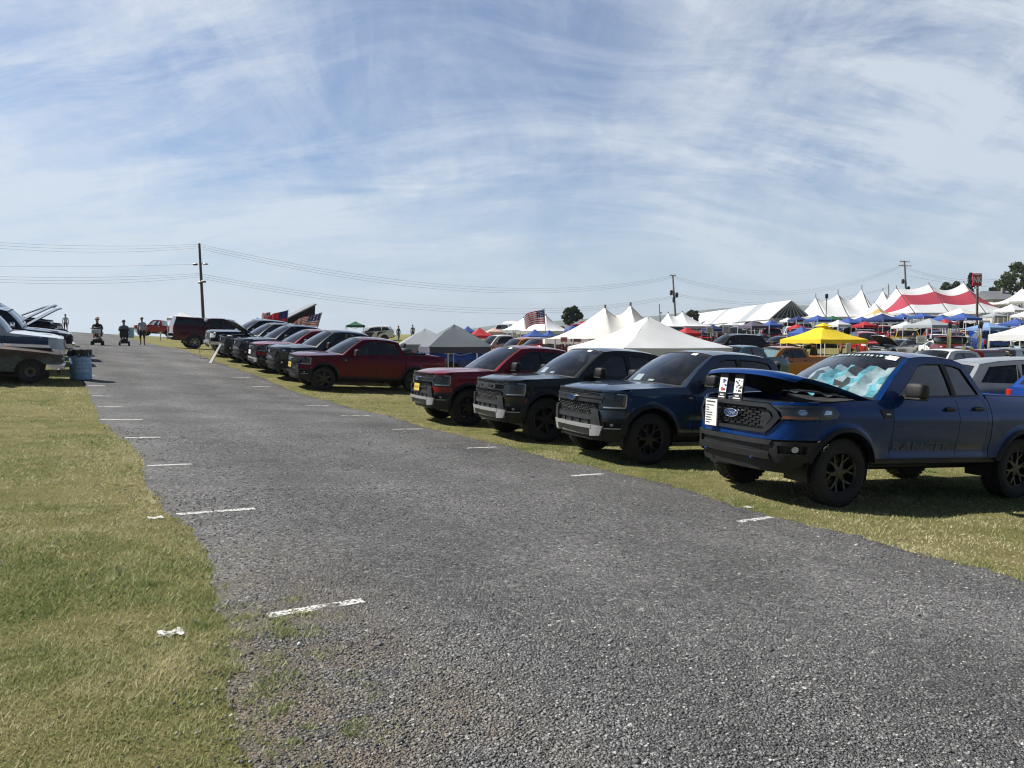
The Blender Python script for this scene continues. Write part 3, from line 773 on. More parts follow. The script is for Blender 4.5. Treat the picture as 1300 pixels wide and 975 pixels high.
def front_r19(part, fp, sf, pcol, sp, op, det, ysd):
    P = lambda mb, poly, d, th=.03, holes=(), me=.09: mb.plate(poly, lambda s, z, k: fp(s, z, d+k), th, holes, me if det > 2 else .2)
    zo = sp.get('zo', 0.0); q = lambda pts: [(a, b+zo) for a, b in pts]
    b = part('radiator_panel').use('black'); P(b, q(rect(-sf, .36, sf, 1.06)), .06, .01)
    out = q([(-.54, .735), (.54, .735), (.61, .80), (.70, .93), (.66, 1.0), (.56, 1.075), (-.56, 1.075), (-.66, 1.0), (-.70, .93), (-.61, .80)])
    inn = q([(-.50, .775), (.50, .775), (.57, .85), (.625, .93), (.60, .98), (.52, 1.03), (-.52, 1.03), (-.60, .98), (-.625, .93), (-.57, .85)])
    g = part('grille').use(op.get('bar_mat', 'gunmetal')); P(g, out, -.03, .07, [inn])
    g.use('charcoal')
    nr = 7 if det > 2 else 4
    for i in range(nr):
        z = .80+(i+.5)*.21/nr
        for k in range(9 if det > 2 else 1):
            s = -.44+.11*k+(.055 if i % 2 else 0)
            if det > 2: P(g, q([(s-.045, z-.008), (s+.045, z-.008), (s+.035, z+.008), (s-.035, z+.008)]), .01, .02, me=.2)
            else: P(g, q(rect(-.45, z-.01, .45, z+.01)), .01, .02, me=.2)
    for m in (lambda p: p, mir):
        P(g, m(q([(.44, .80), (.50, .80), (.585, .92), (.53, 1.0), (.44, 1.0)])), .014, .02, me=.2)
        if det > 2:
            g.use('silver'); pat_bars(g, lambda s, z, d: fp(s, z+zo, d), *( (.46, .83, .56, .98) if m([(1, 0)])[0][0] > 0 else (-.56, .83, -.46, .98)), .034, .006, .004, .006, 1.0); g.use('charcoal')
    emblem(part, fp, .925+zo, .125, .052, -.035, det > 2)
    fa = part('front_panel').use(pcol)
    P(fa, q([(-.52, .665), (.52, .665), (.54, .735), (-.54, .735)]), -.004, .03)
    for m in (lambda p: p, mir):
        P(fa, m(q([(.52, .665), (sf+.02, .69), (sf+.02, .91), (1.0, .905), (.71, .895), (.60, .79), (.54, .735)])), -.004, .03)
        P(fa, m(q([(.58, 1.066), (sf+.02, 1.09), (sf+.02, 1.125), (.58, 1.095)])), -.002, .03)
        hd = q([(.69, .905), (1.0, .915), (1.38, .945), (1.42, 1.0), (1.36, 1.085), (1.0, 1.078), (.60, 1.062), (.70, .985), (.715, .94)])
        h = part('headlight').use('trim_gray'); P(h, m(hd), -.008, .02)
        h.use('gunmetal'); P(h, m(q([(.68, 1.035), (1.33, 1.06), (1.34, 1.07), (.66, 1.05)])), -.014, .01)
        h.use('rim_gray'); P(h, m(q(oval(.93, 1.0, .075, .045, 16))), -.013, .01); P(h, m(q(oval(1.25, 1.01, .085, .05, 16))), -.013, .01)
        h.use('chrome'); P(h, m(q(oval(.93, 1.0, .05, .032, 14))), -.016, .006); P(h, m(q([(1.19, .985), (1.30, .99), (1.31, 1.03), (1.22, 1.035)])), -.016, .006)
        h.use('amber'); P(h, m(q([(.72, .92), (1.0, .925), (1.12, .94), (1.12, .955), (.73, .95)])), -.013, .01)
        ln = part('headlight_lens', h).use('lens'); P(ln, m(hd), -.02, 0)
        bp = part('bumper_corner').use('plastic'); P(bp, m(q([(.62, .40), (1.05, .43), (sf-.03, .50), (sf+.02, .67), (.62, .645)])), -.022, .04, [m(q([(.72, .515), (1.02, .53), (1.02, .615), (.70, .605)]))])
        fg = part('fog_light').use('black'); P(fg, m(q([(.70, .50), (1.04, .515), (1.04, .63), (.68, .62)])), .03, .01)
        fg.use('chrome'); P(fg, m(q(oval(.90, .57, .04, .035, 14))), .015, .02); fg.use('drl'); P(fg, m(q(oval(.90, .57, .03, .026, 12))), .012, .01)
        hk = part('tow_hook').use('emblem_blue'); s_ = 1 if m([(1, 0)])[0][0] > 0 else -1
        p = fp(.42*s_, .435+zo, -.03); hk.box(p, (.10, .05, .035), .012)
    bp = part('bumper').use('plastic')
    P(bp, q([(-.62, .605), (.62, .605), (.64, .66), (-.64, .66)]), -.04, .06); P(bp, q([(-.64, .44), (.64, .44), (.62, .515), (-.62, .515)]), -.05, .07)
    bp.use('charcoal'); P(bp, q(rect(-.62, .51, .62, .61)), .01, .02); bp.use('black')
    for z in (.54, .575): P(bp, q(rect(-.5, z-.008, .5, z+.008)), .004, .02)
    va = part('valance').use('plastic'); P(va, q([(-.85, .29), (.85, .29), (1.0, .45), (-1.0, .45)]), .01, .02)
    if op.get('plate'):
        pl = part('license_plate').use(op['plate']); P(pl, q(rect(-.16, .52, .16, .66)), -.06, .006)
FRONTS['r19'] = front_r19
def front_gen(part, fp, sf, pcol, sp, op, det, ysd):
    """plain nose for the cars farther off: lamps, grille, bumper; heights from the spec"""
    P = lambda mb, poly, d, th=.03, holes=(): mb.plate(poly, lambda s, z, k: fp(s, z, d+k), th, holes, .3)
    zt = sp['top'][0][1]-.02; zl = sp['zfen']; h = zt-zl
    lampk = sp.get('lamp', 'box')
    g = part('grille').use('black'); P(g, rect(-.52, zl+h*.12, .52, zt-h*.16), -.004, .02)
    g.use(sp.get('gmat', 'chrome'))
    for k in (.34, .6): P(g, rect(-.50, zl+h*k-.012, .50, zl+h*k+.012), -.012, .01)
    fa = part('front_panel').use(pcol); P(fa, rect(-sf-.02, zl-.02, sf+.02, zt+.015), .004, .03)
    for m in (lambda p: p, mir):
        hl = part('headlight')
        if lampk == 'round':
            hl.use('chrome'); P(hl, m(oval(.66, zl+h*.55, .105, .105, 14)), -.03, .03); hl.use('drl'); P(hl, m(oval(.66, zl+h*.55, .085, .085, 12)), -.034, .01)
        else:
            hl.use('drl'); P(hl, m([(.56, zl+h*.35), (min(.95, sf-.1), zl+h*.4), (min(.98, sf-.08), zt-h*.14), (.56, zt-h*.16)]), -.006, .02)
    bm = sp.get('bump', 'charcoal'); bp = part('bumper').use(pcol if bm == 'paint' else bm)
    if bm == 'chrome': P(bp, rect(-sf*.97, zl-.17, sf*.97, zl-.02), -.07, .10)
    else: P(bp, rect(-sf, sp['sill']-.12, sf, zl-.015), -.012, .04)
    bp.use('black'); P(bp, rect(-.5, sp['sill']-.1, .5, sp['sill']+.02), -.016 if bm != 'chrome' else .02, .01)
    if sp.get('oval') and det > 1: emblem(part, fp, zl+h*.48, .11, .045, -.03, False)
FRONTS['gen'] = front_gen

R24 = {}
R19 = dict(L=5.30, W=.93, R=.402, wt=.27, rr=.24, xf=.90, xr=4.12, arch=.487, sill=.56, zfen=.78, zsh=1.02, front='r19', zo=.09, tum=.10,
    plan=[(0, .02), (.32, .03), (.58, .075), (.74, .15), (.85, .29), (.91, .50), (.93, .78), (.932, 1.0)],
    top=[(.2, 1.16), (.5, 1.19), (1.0, 1.235), (1.5, 1.265), (3.5, 1.32), (5.4, 1.33)], crown=.06, bulge=.016,
    A0=1.48, A1=2.24, C1=3.24, C0=3.45, roof=[(2.24, 1.79), (2.5, 1.82), (2.8, 1.825), (3.05, 1.805), (3.24, 1.75)],
    windows=[[(1.80, 1.30), (2.34, 1.70), (2.50, 1.737), (2.79, 1.745), (2.82, 1.33)], [(2.88, 1.332), (2.86, 1.745), (3.02, 1.732), (3.15, 1.70), (3.34, 1.355)]],
    cuts=[1.66, 2.84, 3.38], bed=(3.47, 5.27), zbed=1.36, ztail=1.12, zrb=.64, flare=.03, trimw=.05, scallop=.034, crease=.014)
R19C = {**R19, 'L': 5.36, 'A1': 2.2, 'C1': 3.56, 'C0': 3.76, 'roof': [(2.2, 1.83), (2.5, 1.87), (2.9, 1.875), (3.3, 1.85), (3.56, 1.79)],
    'windows': [[(1.86, 1.31), (2.34, 1.75), (2.50, 1.79), (2.72, 1.80), (2.72, 1.335)], [(2.80, 1.337), (2.80, 1.80), (3.2, 1.785), (3.40, 1.74), (3.58, 1.36)]],
    'cuts': [1.66, 2.76, 3.66], 'bed': (3.78, 5.33)}
F15 = dict(L=5.9, W=1.0, R=.41, wt=.28, rr=.26, xf=.95, xr=4.64, arch=.50, sill=.55, zfen=.78, zsh=1.05, front='gen', oval=True, gmat='gunmetal', bump='chrome', rocker='plastic', trim=None,
    top=[(.2, 1.24), (.6, 1.27), (1.2, 1.30), (1.7, 1.31), (3.9, 1.34), (6, 1.34)], plan=[(0, .02), (.5, .04), (.80, .12), (.93, .28), (.98, .5), (1.0, .9), (1.0, 1.1)], yhood=.86,
    A0=1.62, A1=2.38, C1=3.9, C0=4.08, roof=[(2.38, 1.90), (2.7, 1.945), (3.1, 1.95), (3.6, 1.93), (3.9, 1.88)],
    windows=[[(1.98, 1.35), (2.5, 1.82), (2.66, 1.86), (2.88, 1.87), (2.88, 1.37)], [(2.97, 1.37), (2.97, 1.87), (3.5, 1.86), (3.74, 1.82), (3.9, 1.39)]],
    cuts=[1.82, 2.92, 3.98], bed=(4.1, 5.87), zbed=1.40, ztail=1.15, zrb=.62, lean=.33)
SUV = dict(L=4.95, W=.98, R=.37, wt=.25, rr=.24, xf=.93, xr=3.88, arch=.43, sill=.42, zfen=.66, zsh=.95, front='gen', gmat='black', bump='paint', rocker='plastic', trim=None, bed=None, tum=.09,
    top=[(.2, .98), (.6, 1.04), (1.1, 1.10), (1.5, 1.13), (3.5, 1.20), (4.95, 1.22)], A0=1.38, A1=2.1, C1=4.5, C0=4.88, roof=[(2.1, 1.68), (2.5, 1.75), (3.2, 1.765), (4.0, 1.73), (4.5, 1.66)], lean=.40,
    windows=[[(1.75, 1.17), (2.28, 1.60), (2.7, 1.66), (2.72, 1.19)], [(2.80, 1.195), (2.78, 1.665), (3.5, 1.66), (3.62, 1.22)], [(3.72, 1.22), (3.62, 1.65), (4.3, 1.60), (4.6, 1.25)]],
    cuts=[1.62, 2.76, 3.75], ztail=1.05, htail=.22, rbump='charcoal', zrb=.5, vent=False)
COUPE = dict(L=4.75, W=.93, R=.335, wt=.235, rr=.23, xf=.88, xr=3.62, arch=.385, sill=.27, zfen=.52, zsh=.72, front='gen', gmat='black', bump='paint', rocker='black', trim=None, bed=None, tum=.08, scallop=.02, zscal=.45, zcre=.7,
    top=[(.2, .74), (.6, .82), (1.1, .89), (1.6, .92), (3.0, .95), (3.8, .98), (4.75, .95)], A0=1.62, A1=2.3, C1=3.25, C0=4.0, roof=[(2.3, 1.30), (2.6, 1.355), (2.9, 1.355), (3.25, 1.29)], lean=.5, rcrown=.04, crown=.05, yhood=.76,
    windows=[[(1.98, .95), (2.42, 1.25), (2.95, 1.30), (3.02, .98)], [(3.10, .98), (3.05, 1.29), (3.25, 1.25), (3.6, 1.0)]],
    cuts=[1.72, 3.06], ztail=.78, htail=.14, rbump='charcoal', zrb=.42, vent=False, wstyle='five', mx=.4)
CLASSIC = dict(L=4.85, W=.93, R=.33, wt=.19, rr=.20, xf=.82, xr=3.62, arch=.375, sill=.33, zfen=.58, zsh=.80, front='gen', lamp='round', gmat='chrome', bump='chrome', rocker=None, trim=None, bed=None, tum=.05, flare=.012, scallop=.015, zscal=.52, zcre=.78, vent=False,
    top=[(.2, .84), (.8, .90), (1.5, .945), (1.7, .95), (3.4, .95), (4.85, .90)], plan=[(0, .04), (.5, .05), (.74, .07), (.86, .14), (.91, .3), (.93, .6), (.93, 1.0)], yhood=.80,
    A0=1.62, A1=2.15, C1=3.0, C0=3.5, roof=[(2.15, 1.35), (2.45, 1.40), (2.75, 1.40), (3.0, 1.35)], lean=.38, rcrown=.04, crown=.06, cowl=.16,
    windows=[[(1.86, .98), (2.25, 1.30), (2.42, 1.33), (2.46, .98)], [(2.52, .98), (2.50, 1.335), (2.95, 1.31), (3.2, .98)]],
    cuts=[1.66, 2.75], ztail=.72, htail=.13, rbump='chrome', zrb=.50, wstyle='steel', rim='rim_silver', mirror='chrome', mx=.3, handle_mat='chrome')
OLDTRUCK = dict(L=5.0, W=.98, R=.38, wt=.25, rr=.21, xf=.85, xr=3.7, arch=.45, sill=.52, zfen=.78, zsh=1.0, front='gen', lamp='round', gmat='chrome', bump='chrome', rocker=None, trim=None, tum=.05, flare=.012, scallop=.012, vent=False,
    top=[(.2, 1.10), (.8, 1.15), (1.5, 1.20), (3.5, 1.22), (5.0, 1.22)], plan=[(0, .04), (.6, .05), (.84, .08), (.94, .16), (.975, .4), (.98, .8), (.98, 1.0)], yhood=.86,
    A0=1.52, A1=1.98, C1=2.86, C0=3.02, roof=[(1.98, 1.76), (2.2, 1.80), (2.6, 1.80), (2.86, 1.75)], lean=.24, rcrown=.04, crown=.05, cowl=.12,
    windows=[[(1.76, 1.25), (2.06, 1.68), (2.3, 1.72), (2.72, 1.71), (2.80, 1.25)]],
    cuts=[1.6, 2.86], bed=(3.05, 4.97), zbed=1.22, ztail=.95, htail=.3, rbump='chrome', zrb=.6, wstyle='steel', rim='rim_gray', mirror='chrome', mx=.3, handle_mat='chrome')
# ------------------------------------------------------------------ daylight
SUN_EL = R(50)
SUN = Vector((-0.975*math.cos(SUN_EL), 0.22*math.cos(SUN_EL), math.sin(SUN_EL)))      # towards the sun
sl = bpy.data.lights.new('sun', 'SUN'); sl.energy = 5.0; sl.angle = R(.5); sl.color = (1, .955, .88)
so = bpy.data.objects.new('sun', sl); COL.objects.link(so); so.location = (-20, 5, 40)
so.rotation_euler = (-SUN).to_track_quat('-Z', 'Y').to_euler()
wd = bpy.data.worlds.new('World'); SC.world = wd; wd.use_nodes = True
nt = wd.node_tree; nt.nodes.clear()
sky = N(nt, 'ShaderNodeTexSky', sky_type='NISHITA', sun_disc=False); sky.sun_elevation = SUN_EL; sky.sun_rotation = math.atan2(SUN.x, SUN.y)
sky.altitude = 150; sky.air_density = 1.0; sky.dust_density = .8; sky.ozone_density = 4
tc = N(nt, 'ShaderNodeTexCoord'); sep = N(nt, 'ShaderNodeSeparateXYZ'); L(nt, tc.outputs['Generated'], sep.inputs[0])
zz = math_(nt, 'ADD', math_(nt, 'MAXIMUM', sep.outputs[2], 0.0), .52)
cmb = N(nt, 'ShaderNodeCombineXYZ'); L(nt, math_(nt, 'DIVIDE', sep.outputs[0], zz), cmb.inputs[0]); L(nt, math_(nt, 'DIVIDE', sep.outputs[1], zz), cmb.inputs[1])
def cirrus(rot, sc, scale, detail, rough, dist, off):
    mp = N(nt, 'ShaderNodeMapping'); mp.inputs['Rotation'].default_value = (0, 0, R(rot)); mp.inputs['Scale'].default_value = sc; mp.inputs['Location'].default_value = off
    L(nt, cmb.outputs[0], mp.inputs[0]); return noise(nt, mp.outputs[0], scale, detail, rough, dist).outputs[0]
wn = noise(nt, cmb.outputs[0], .9, 3, .5); warp = N(nt, 'ShaderNodeVectorMath', operation='MULTIPLY_ADD'); L(nt, wn.outputs[1], warp.inputs[0]); warp.inputs[1].default_value = (.35, .35, 0); L(nt, cmb.outputs[0], warp.inputs[2])
cmb = warp
a = ramp(nt, [(.38, 0.0), (.62, 1.0)], cirrus(26, (.75, 1.4, 1), 2.1, 12, .66, .7, (3.1, 1.7, 0)))
b = ramp(nt, [(.42, 0.0), (.61, 1.0)], cirrus(-18, (.55, 2.4, 1), 3.6, 13, .69, .5, (7.3, 4.2, 0)))
d_ = ramp(nt, [(.45, 0.0), (.64, 1.0)], cirrus(-58, (1.9, .8, 1), 2.6, 13, .69, .9, (2.3, 8.2, 0)))
c = ramp(nt, [(.30, 0.0), (.58, 1.0)], cirrus(12, (.9, 1.3, 1), 1.4, 6, .55, .4, (1.3, 9.1, 0)))
st_ = math_(nt, 'ADD', math_(nt, 'MULTIPLY', b.outputs[0], .62), math_(nt, 'MULTIPLY', d_.outputs[0], .36))
f = math_(nt, 'ADD', math_(nt, 'MULTIPLY', math_(nt, 'ADD', math_(nt, 'MULTIPLY', a.outputs[0], .56), math_(nt, 'MULTIPLY', st_, .78)), math_(nt, 'ADD', math_(nt, 'MULTIPLY', c.outputs[0], .70), .36)), math_(nt, 'MULTIPLY', c.outputs[0], .17))
# thin cloud low ahead; cleared out of view, overhead and behind, to cut ambient
zc_ = ramp(nt, [(.42, 1.0), (.70, .12)], sep.outputs[2]); yc_ = ramp(nt, [(.30, .10), (.62, 1.0)], math_(nt, 'ADD', math_(nt, 'MULTIPLY', sep.outputs[1], .5), .5))
f = math_(nt, 'MULTIPLY', math_(nt, 'MINIMUM', math_(nt, 'MULTIPLY', f, .88), .78), math_(nt, 'MULTIPLY', zc_.outputs[0], yc_.outputs[0]))
tint = mixc(nt, 1.0, sky.outputs[0], (.86, .915, .97), 'MULTIPLY')
mx = N(nt, 'ShaderNodeMix', data_type='RGBA'); L(nt, f, mx.inputs[0]); L(nt, tint, mx.inputs[6]); mx.inputs[7].default_value = (6.4, 6.9, 7.5, 1)
hz = ramp(nt, [(.0, .80), (.07, .55), (.24, .0)], sep.outputs[2])
mh = N(nt, 'ShaderNodeMix', data_type='RGBA'); L(nt, hz.outputs[0], mh.inputs[0]); L(nt, mx.outputs[2], mh.inputs[6]); mh.inputs[7].default_value = (4.5, 5.4, 6.3, 1)
mx = mh
dz1 = ramp(nt, [(.42, 1.0), (.85, .45)], sep.outputs[2]); dy1 = ramp(nt, [(.15, .40), (.6, 1.0)], math_(nt, 'ADD', math_(nt, 'MULTIPLY', sep.outputs[1], .5), .5))  # unseen sky overhead and behind the camera dimmed to deepen the shade
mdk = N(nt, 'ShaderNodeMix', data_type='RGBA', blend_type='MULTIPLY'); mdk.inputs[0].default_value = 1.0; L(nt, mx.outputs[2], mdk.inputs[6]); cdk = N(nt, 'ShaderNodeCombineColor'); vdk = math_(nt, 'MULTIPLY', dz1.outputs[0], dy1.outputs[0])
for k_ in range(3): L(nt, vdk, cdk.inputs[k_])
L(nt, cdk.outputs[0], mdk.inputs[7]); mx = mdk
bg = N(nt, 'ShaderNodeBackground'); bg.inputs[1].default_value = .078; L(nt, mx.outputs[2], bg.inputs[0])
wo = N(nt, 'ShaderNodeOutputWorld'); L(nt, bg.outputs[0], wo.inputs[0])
SC.view_settings.view_transform = 'Standard'; SC.view_settings.look = 'None'; SC.view_settings.exposure = .6; SC.view_settings.gamma = 1
SC.cycles.filter_width = 1.15; SC.cycles.max_bounces = 8; SC.cycles.transparent_max_bounces = 16; SC.cycles.use_denoising = True
SC.cycles.caustics_reflective = False; SC.cycles.caustics_refractive = False; SC.cycles.sample_clamp_indirect = 6

# ------------------------------------------------------------------ ground and lane
def terrain_mat():
    m, nt = nodes('turf'); MATS['turf'] = m
    g = N(nt, 'ShaderNodeNewGeometry'); p = N(nt, 'ShaderNodeBsdfPrincipled'); v = g.outputs['Position']
    n1 = noise(nt, v, .35, 5, .6); n2 = noise(nt, v, 3.2, 5, .65); n3 = noise(nt, v, 60, 4, .7); n4 = noise(nt, v, 1.1, 4, .6)
    base = ramp(nt, [(.30, (.11, .13, .036)), (.5, (.20, .20, .070)), (.66, (.29, .255, .115)), (.8, (.36, .30, .165))], n2.outputs[0])
    dry = ramp(nt, [(.38, 0.0), (.66, .75)], n1.outputs[0])
    c1 = mixc(nt, dry.outputs[0], base.outputs[0], (.29, .245, .12))
    soil = ramp(nt, [(.60, 0.0), (.72, .55)], n4.outputs[0])
    c2 = mixc(nt, soil.outputs[0], c1, (.15, .115, .07))
    fine = ramp(nt, [(.25, .45), (.75, 1.35)], n3.outputs[0])
    L(nt, mixc(nt, 1.0, c2, fine.outputs[0], 'MULTIPLY'), p.inputs['Base Color']); p.inputs['Roughness'].default_value = .95; p.inputs['Specular IOR Level'].default_value = .1
    b = N(nt, 'ShaderNodeBump'); b.inputs['Strength'].default_value = .9; b.inputs['Distance'].default_value = .05
    L(nt, math_(nt, 'ADD', n3.outputs[0], math_(nt, 'MULTIPLY', n2.outputs[0], 1.5)), b.inputs['Height']); L(nt, b.outputs[0], p.inputs['Normal'])
    finish(nt, p.outputs[0])
def lane_mat():
    m, nt = nodes('lane_stone'); MATS['lane_stone'] = m
    g = N(nt, 'ShaderNodeNewGeometry'); p = N(nt, 'ShaderNodeBsdfPrincipled'); v = g.outputs['Position']
    def vor(scale, feat='F1', rnd=1.0):
        n = N(nt, 'ShaderNodeTexVoronoi', feature=feat); n.inputs['Scale'].default_value = scale; n.inputs['Randomness'].default_value = rnd; L(nt, wv, n.inputs['Vector']); return n
    wn = noise(nt, v, 30, 2); wv_ = N(nt, 'ShaderNodeVectorMath', operation='MULTIPLY_ADD'); L(nt, wn.outputs[1], wv_.inputs[0]); wv_.inputs[1].default_value = (.02, .02, .02); L(nt, v, wv_.inputs[2]); wv = wv_.outputs[0]
    a = vor(42); ae = vor(42, 'DISTANCE_TO_EDGE'); b = vor(105); big = noise(nt, v, .5, 5, .6); mid = noise(nt, v, 4, 4, .6)
    sx = N(nt, 'ShaderNodeSeparateColor'); L(nt, a.outputs['Color'], sx.inputs[0]); sb = N(nt, 'ShaderNodeSeparateColor'); L(nt, b.outputs['Color'], sb.inputs[0])
    st = ramp(nt, [(0, (.085, .085, .086)), (.45, (.19, .189, .188)), (.8, (.268, .266, .262)), (.95, (.32, .317, .308)), (1, (.47, .46, .44))], sx.outputs[0])
    sm = ramp(nt, [(0, (.075, .075, .076)), (.7, (.215, .214, .212)), (1, (.35, .345, .335))], sb.outputs[1])
    pick = ramp(nt, [(.42, 0.0), (.58, 1.0)], sx.outputs[1])
    c1 = mixc(nt, pick.outputs[0], sm.outputs[0], st.outputs[0])
    joint = ramp(nt, [(.0, .35), (.10, 1.0)], ae.outputs[0])
    c2 = mixc(nt, 1.0, c1, joint.outputs[0], 'MULTIPLY')
    pt = ramp(nt, [(.3, .70), (.7, 1.28)], big.outputs[0]); c3 = mixc(nt, 1.0, c2, pt.outputs[0], 'MULTIPLY')
    dust = ramp(nt, [(.55, 0.0), (.8, .35)], mid.outputs[0]); c4 = mixc(nt, dust.outputs[0], c3, (.235, .232, .226))
    du = N(nt, 'ShaderNodeVectorMath', operation='DOT_PRODUCT'); L(nt, v, du.inputs[0]); du.inputs[1].default_value = tuple(U)
    dv = N(nt, 'ShaderNodeVectorMath', operation='DOT_PRODUCT'); L(nt, v, dv.inputs[0]); dv.inputs[1].default_value = tuple(V)
    sw = noise(nt, v, 2.2, 5, .65); sw2 = noise(nt, v, 38, 3, .7)
    mu = ramp(nt, [(.10, 0.0), (.25, 1.0), (.42, .8), (.62, 0.0)], math_(nt, 'MULTIPLY', du.outputs[1], .1)); mv = ramp(nt, [(.06, 1.0), (.13, .65), (.20, 0.0)], math_(nt, 'MULTIPLY', dv.outputs[1], .1))
    ms = ramp(nt, [(.42, 0.0), (.58, 1.0)], math_(nt, 'ADD', math_(nt, 'MULTIPLY', sw.outputs[0], .7), math_(nt, 'MULTIPLY', sw2.outputs[0], .35)))
    soilf = math_(nt, 'MULTIPLY', math_(nt, 'MULTIPLY', mu.outputs[0], mv.outputs[0]), math_(nt, 'MULTIPLY', ms.outputs[0], .85))
    c4 = mixc(nt, soilf, c4, (.23, .185, .13))
    # wheel tracks: slightly darker compacted bands along the lane
    tw = noise(nt, v, .8, 3, .6); tv_ = math_(nt, 'ADD', dv.outputs[1], math_(nt, 'MULTIPLY', tw.outputs[0], .9))
    st3 = noise(nt, v, .22, 6, .7); c4 = mixc(nt, 1.0, c4, ramp(nt, [(.36, .80), (.5, 1.0), (.66, 1.10)], st3.outputs[0]).outputs[0], 'MULTIPLY')
    tr = ramp(nt, [(.0, 1.06), (.5, .86), (1, 1.06)], math_(nt, 'FRACT', math_(nt, 'MULTIPLY', tv_, .55))); c4 = mixc(nt, 1.0, c4, tr.outputs[0], 'MULTIPLY')
    L(nt, c4, p.inputs['Base Color']); p.inputs['Roughness'].default_value = .85; p.inputs['Specular IOR Level'].default_value = .35
    bm = N(nt, 'ShaderNodeBump'); bm.inputs['Strength'].default_value = 1.0; bm.inputs['Distance'].default_value = .022
    h = math_(nt, 'ADD', math_(nt, 'MULTIPLY', ae.outputs[0], 1.6), math_(nt, 'ADD', math_(nt, 'MULTIPLY', sx.outputs[2], .7), math_(nt, 'MULTIPLY', b.outputs['Distance'], -.6)))
    L(nt, h, bm.inputs['Height']); L(nt, bm.outputs[0], p.inputs['Normal'])
    finish(nt, p.outputs[0])
terrain_mat(); lane_mat()
def axis(a, b, c0, c1, fine, grow):
    o = [c0]; s = fine
    while o[-1] < c1: o.append(o[-1]+fine)
    up = [o[-1]]; s = fine
    while up[-1] < b: s *= grow; up.append(up[-1]+s)
    dn = [c0]; s = fine
    while dn[-1] > a: s *= grow; dn.append(dn[-1]-s)
    return np.array(dn[1:][::-1] + o + up[1:])
gx = axis(-2500, 2500, -40, 40, 1.0, 1.12); gy = axis(-40, 3500, -6, 70, 1.0, 1.1)
GX, GY = np.meshgrid(gx, gy, indexing='ij'); GZ = ground(GX, GY)
me = bpy.data.meshes.new('ground'); nx, ny = GX.shape
idx = np.arange(nx*ny).reshape(nx, ny)
fs = np.stack([idx[:-1, :-1], idx[1:, :-1], idx[1:, 1:], idx[:-1, 1:]], -1).reshape(-1, 4)
me.from_pydata(np.stack([GX, GY, GZ], -1).reshape(-1, 3).tolist(), [], fs.tolist()); me.materials.append(MATS['turf'])
me.polygons.foreach_set('use_smooth', [True]*len(me.polygons)); me.update()
go = bpy.data.objects.new('ground', me); COL.objects.link(go); tag(go, kind='structure')
def gmesh(x, y): return float(ground(x, y))
# lane edges measured along the lane (u): left and right offset (v)
EL = ([-8, 1.5, 2.6, 3.2, 4, 5, 6.4, 7.3, 8.6, 10.7, 12.5, 15, 19, 25, 40, 120], [.55, .66, .76, .76, .9, 1.02, 1.13, 1.05, 1.11, 1.27, 1.15, 1.1, 1.22, 1.3, 1.35, 1.4])
ER = ([-8, 2.2, 3, 4.8, 6.4, 7.1, 8.6, 10, 12.4, 15.6, 20, 120], [6.35, 6.4, 6.49, 6.59, 6.83, 6.83, 6.65, 6.74, 6.77, 6.95, 6.95, 6.95])
def jag(u, seed, amp):
    return amp*(.6*math.sin(u*1.1+seed+1.3*math.sin(u*.37))+.4*math.sin(u*3.1+seed*2.1+math.sin(u*1.7))+.3*math.sin(u*8.7+seed*3.7+2*math.sin(u*2.9))+.3*math.sin(u*23+seed+2*math.sin(u*5.3)))
def el(u): return float(np.interp(u, *EL)) + jag(u, 1.3, .05)
def er(u): return float(np.interp(u, *ER)) + jag(u, 4.1, .08) + .03*math.sin(u*41+3*math.sin(u*7))
def lane_pt(u, v, h):
    p = U*u+V*v-W*HP; return (p[0], p[1], float(ground(p[0], p[1]))+h)
us = np.concatenate([np.arange(-6, 30, .08), np.arange(30, 60, .3), np.arange(60, 100, 1.0)])
mb = MB().use('lane_stone'); P = []
for u in us:
    a, b = el(u), er(u); vs = np.concatenate([[a-.03, a], np.linspace(a+.3, b-.3, 10), [b, b+.03]])
    P.append([lane_pt(u, v, -.02 if k in (0, len(vs)-1) else .014) for k, v in enumerate(vs)])
mb.grid(P); lo = mb.build('gravel_lane', smooth=60); tag(lo, kind='structure')
# painted parking ticks, worn by the stones showing through
def tick_mat():
    m, nt = nodes('tick_paint'); MATS['tick_paint'] = m
    g = N(nt, 'ShaderNodeNewGeometry'); p = N(nt, 'ShaderNodeBsdfPrincipled'); v = g.outputs['Position']
    n = noise(nt, v, 55, 3, .7); a = ramp(nt, [(.42, 0.0), (.51, 1.0)], n.outputs[0]); n2 = noise(nt, v, 7, 4)
    p.inputs['Base Color'].default_value = (.62, .62, .60, 1); p.inputs['Roughness'].default_value = .8
    t = N(nt, 'ShaderNodeBsdfTransparent'); mx = N(nt, 'ShaderNodeMixShader')
    r2 = ramp(nt, [(.33, .0), (.47, 1.0)], n2.outputs[0])
    L(nt, math_(nt, 'MULTIPLY', a.outputs[0], r2.outputs[0]), mx.inputs[0]); L(nt, t.outputs[0], mx.inputs[1]); L(nt, p.outputs[0], mx.inputs[2]); finish(nt, mx.outputs[0])
tick_mat()
def tick(u, v0, v1, wv=.085):
    mb = MB().use('tick_paint'); n = max(4, int((v1-v0)/.05)); P = []
    for i in range(n+1):
        v = v0+(v1-v0)*i/n; j = .006*math.sin(i*1.7+u)+.004*math.sin(i*4.1); h = .018
        P.append([lane_pt(u-wv/2+j, v, h), lane_pt(u+wv/2+j*.6, v, h)])
    mb.grid(P); o = mb.build('parking_line', smooth=0); tag(o, kind='structure'); return o
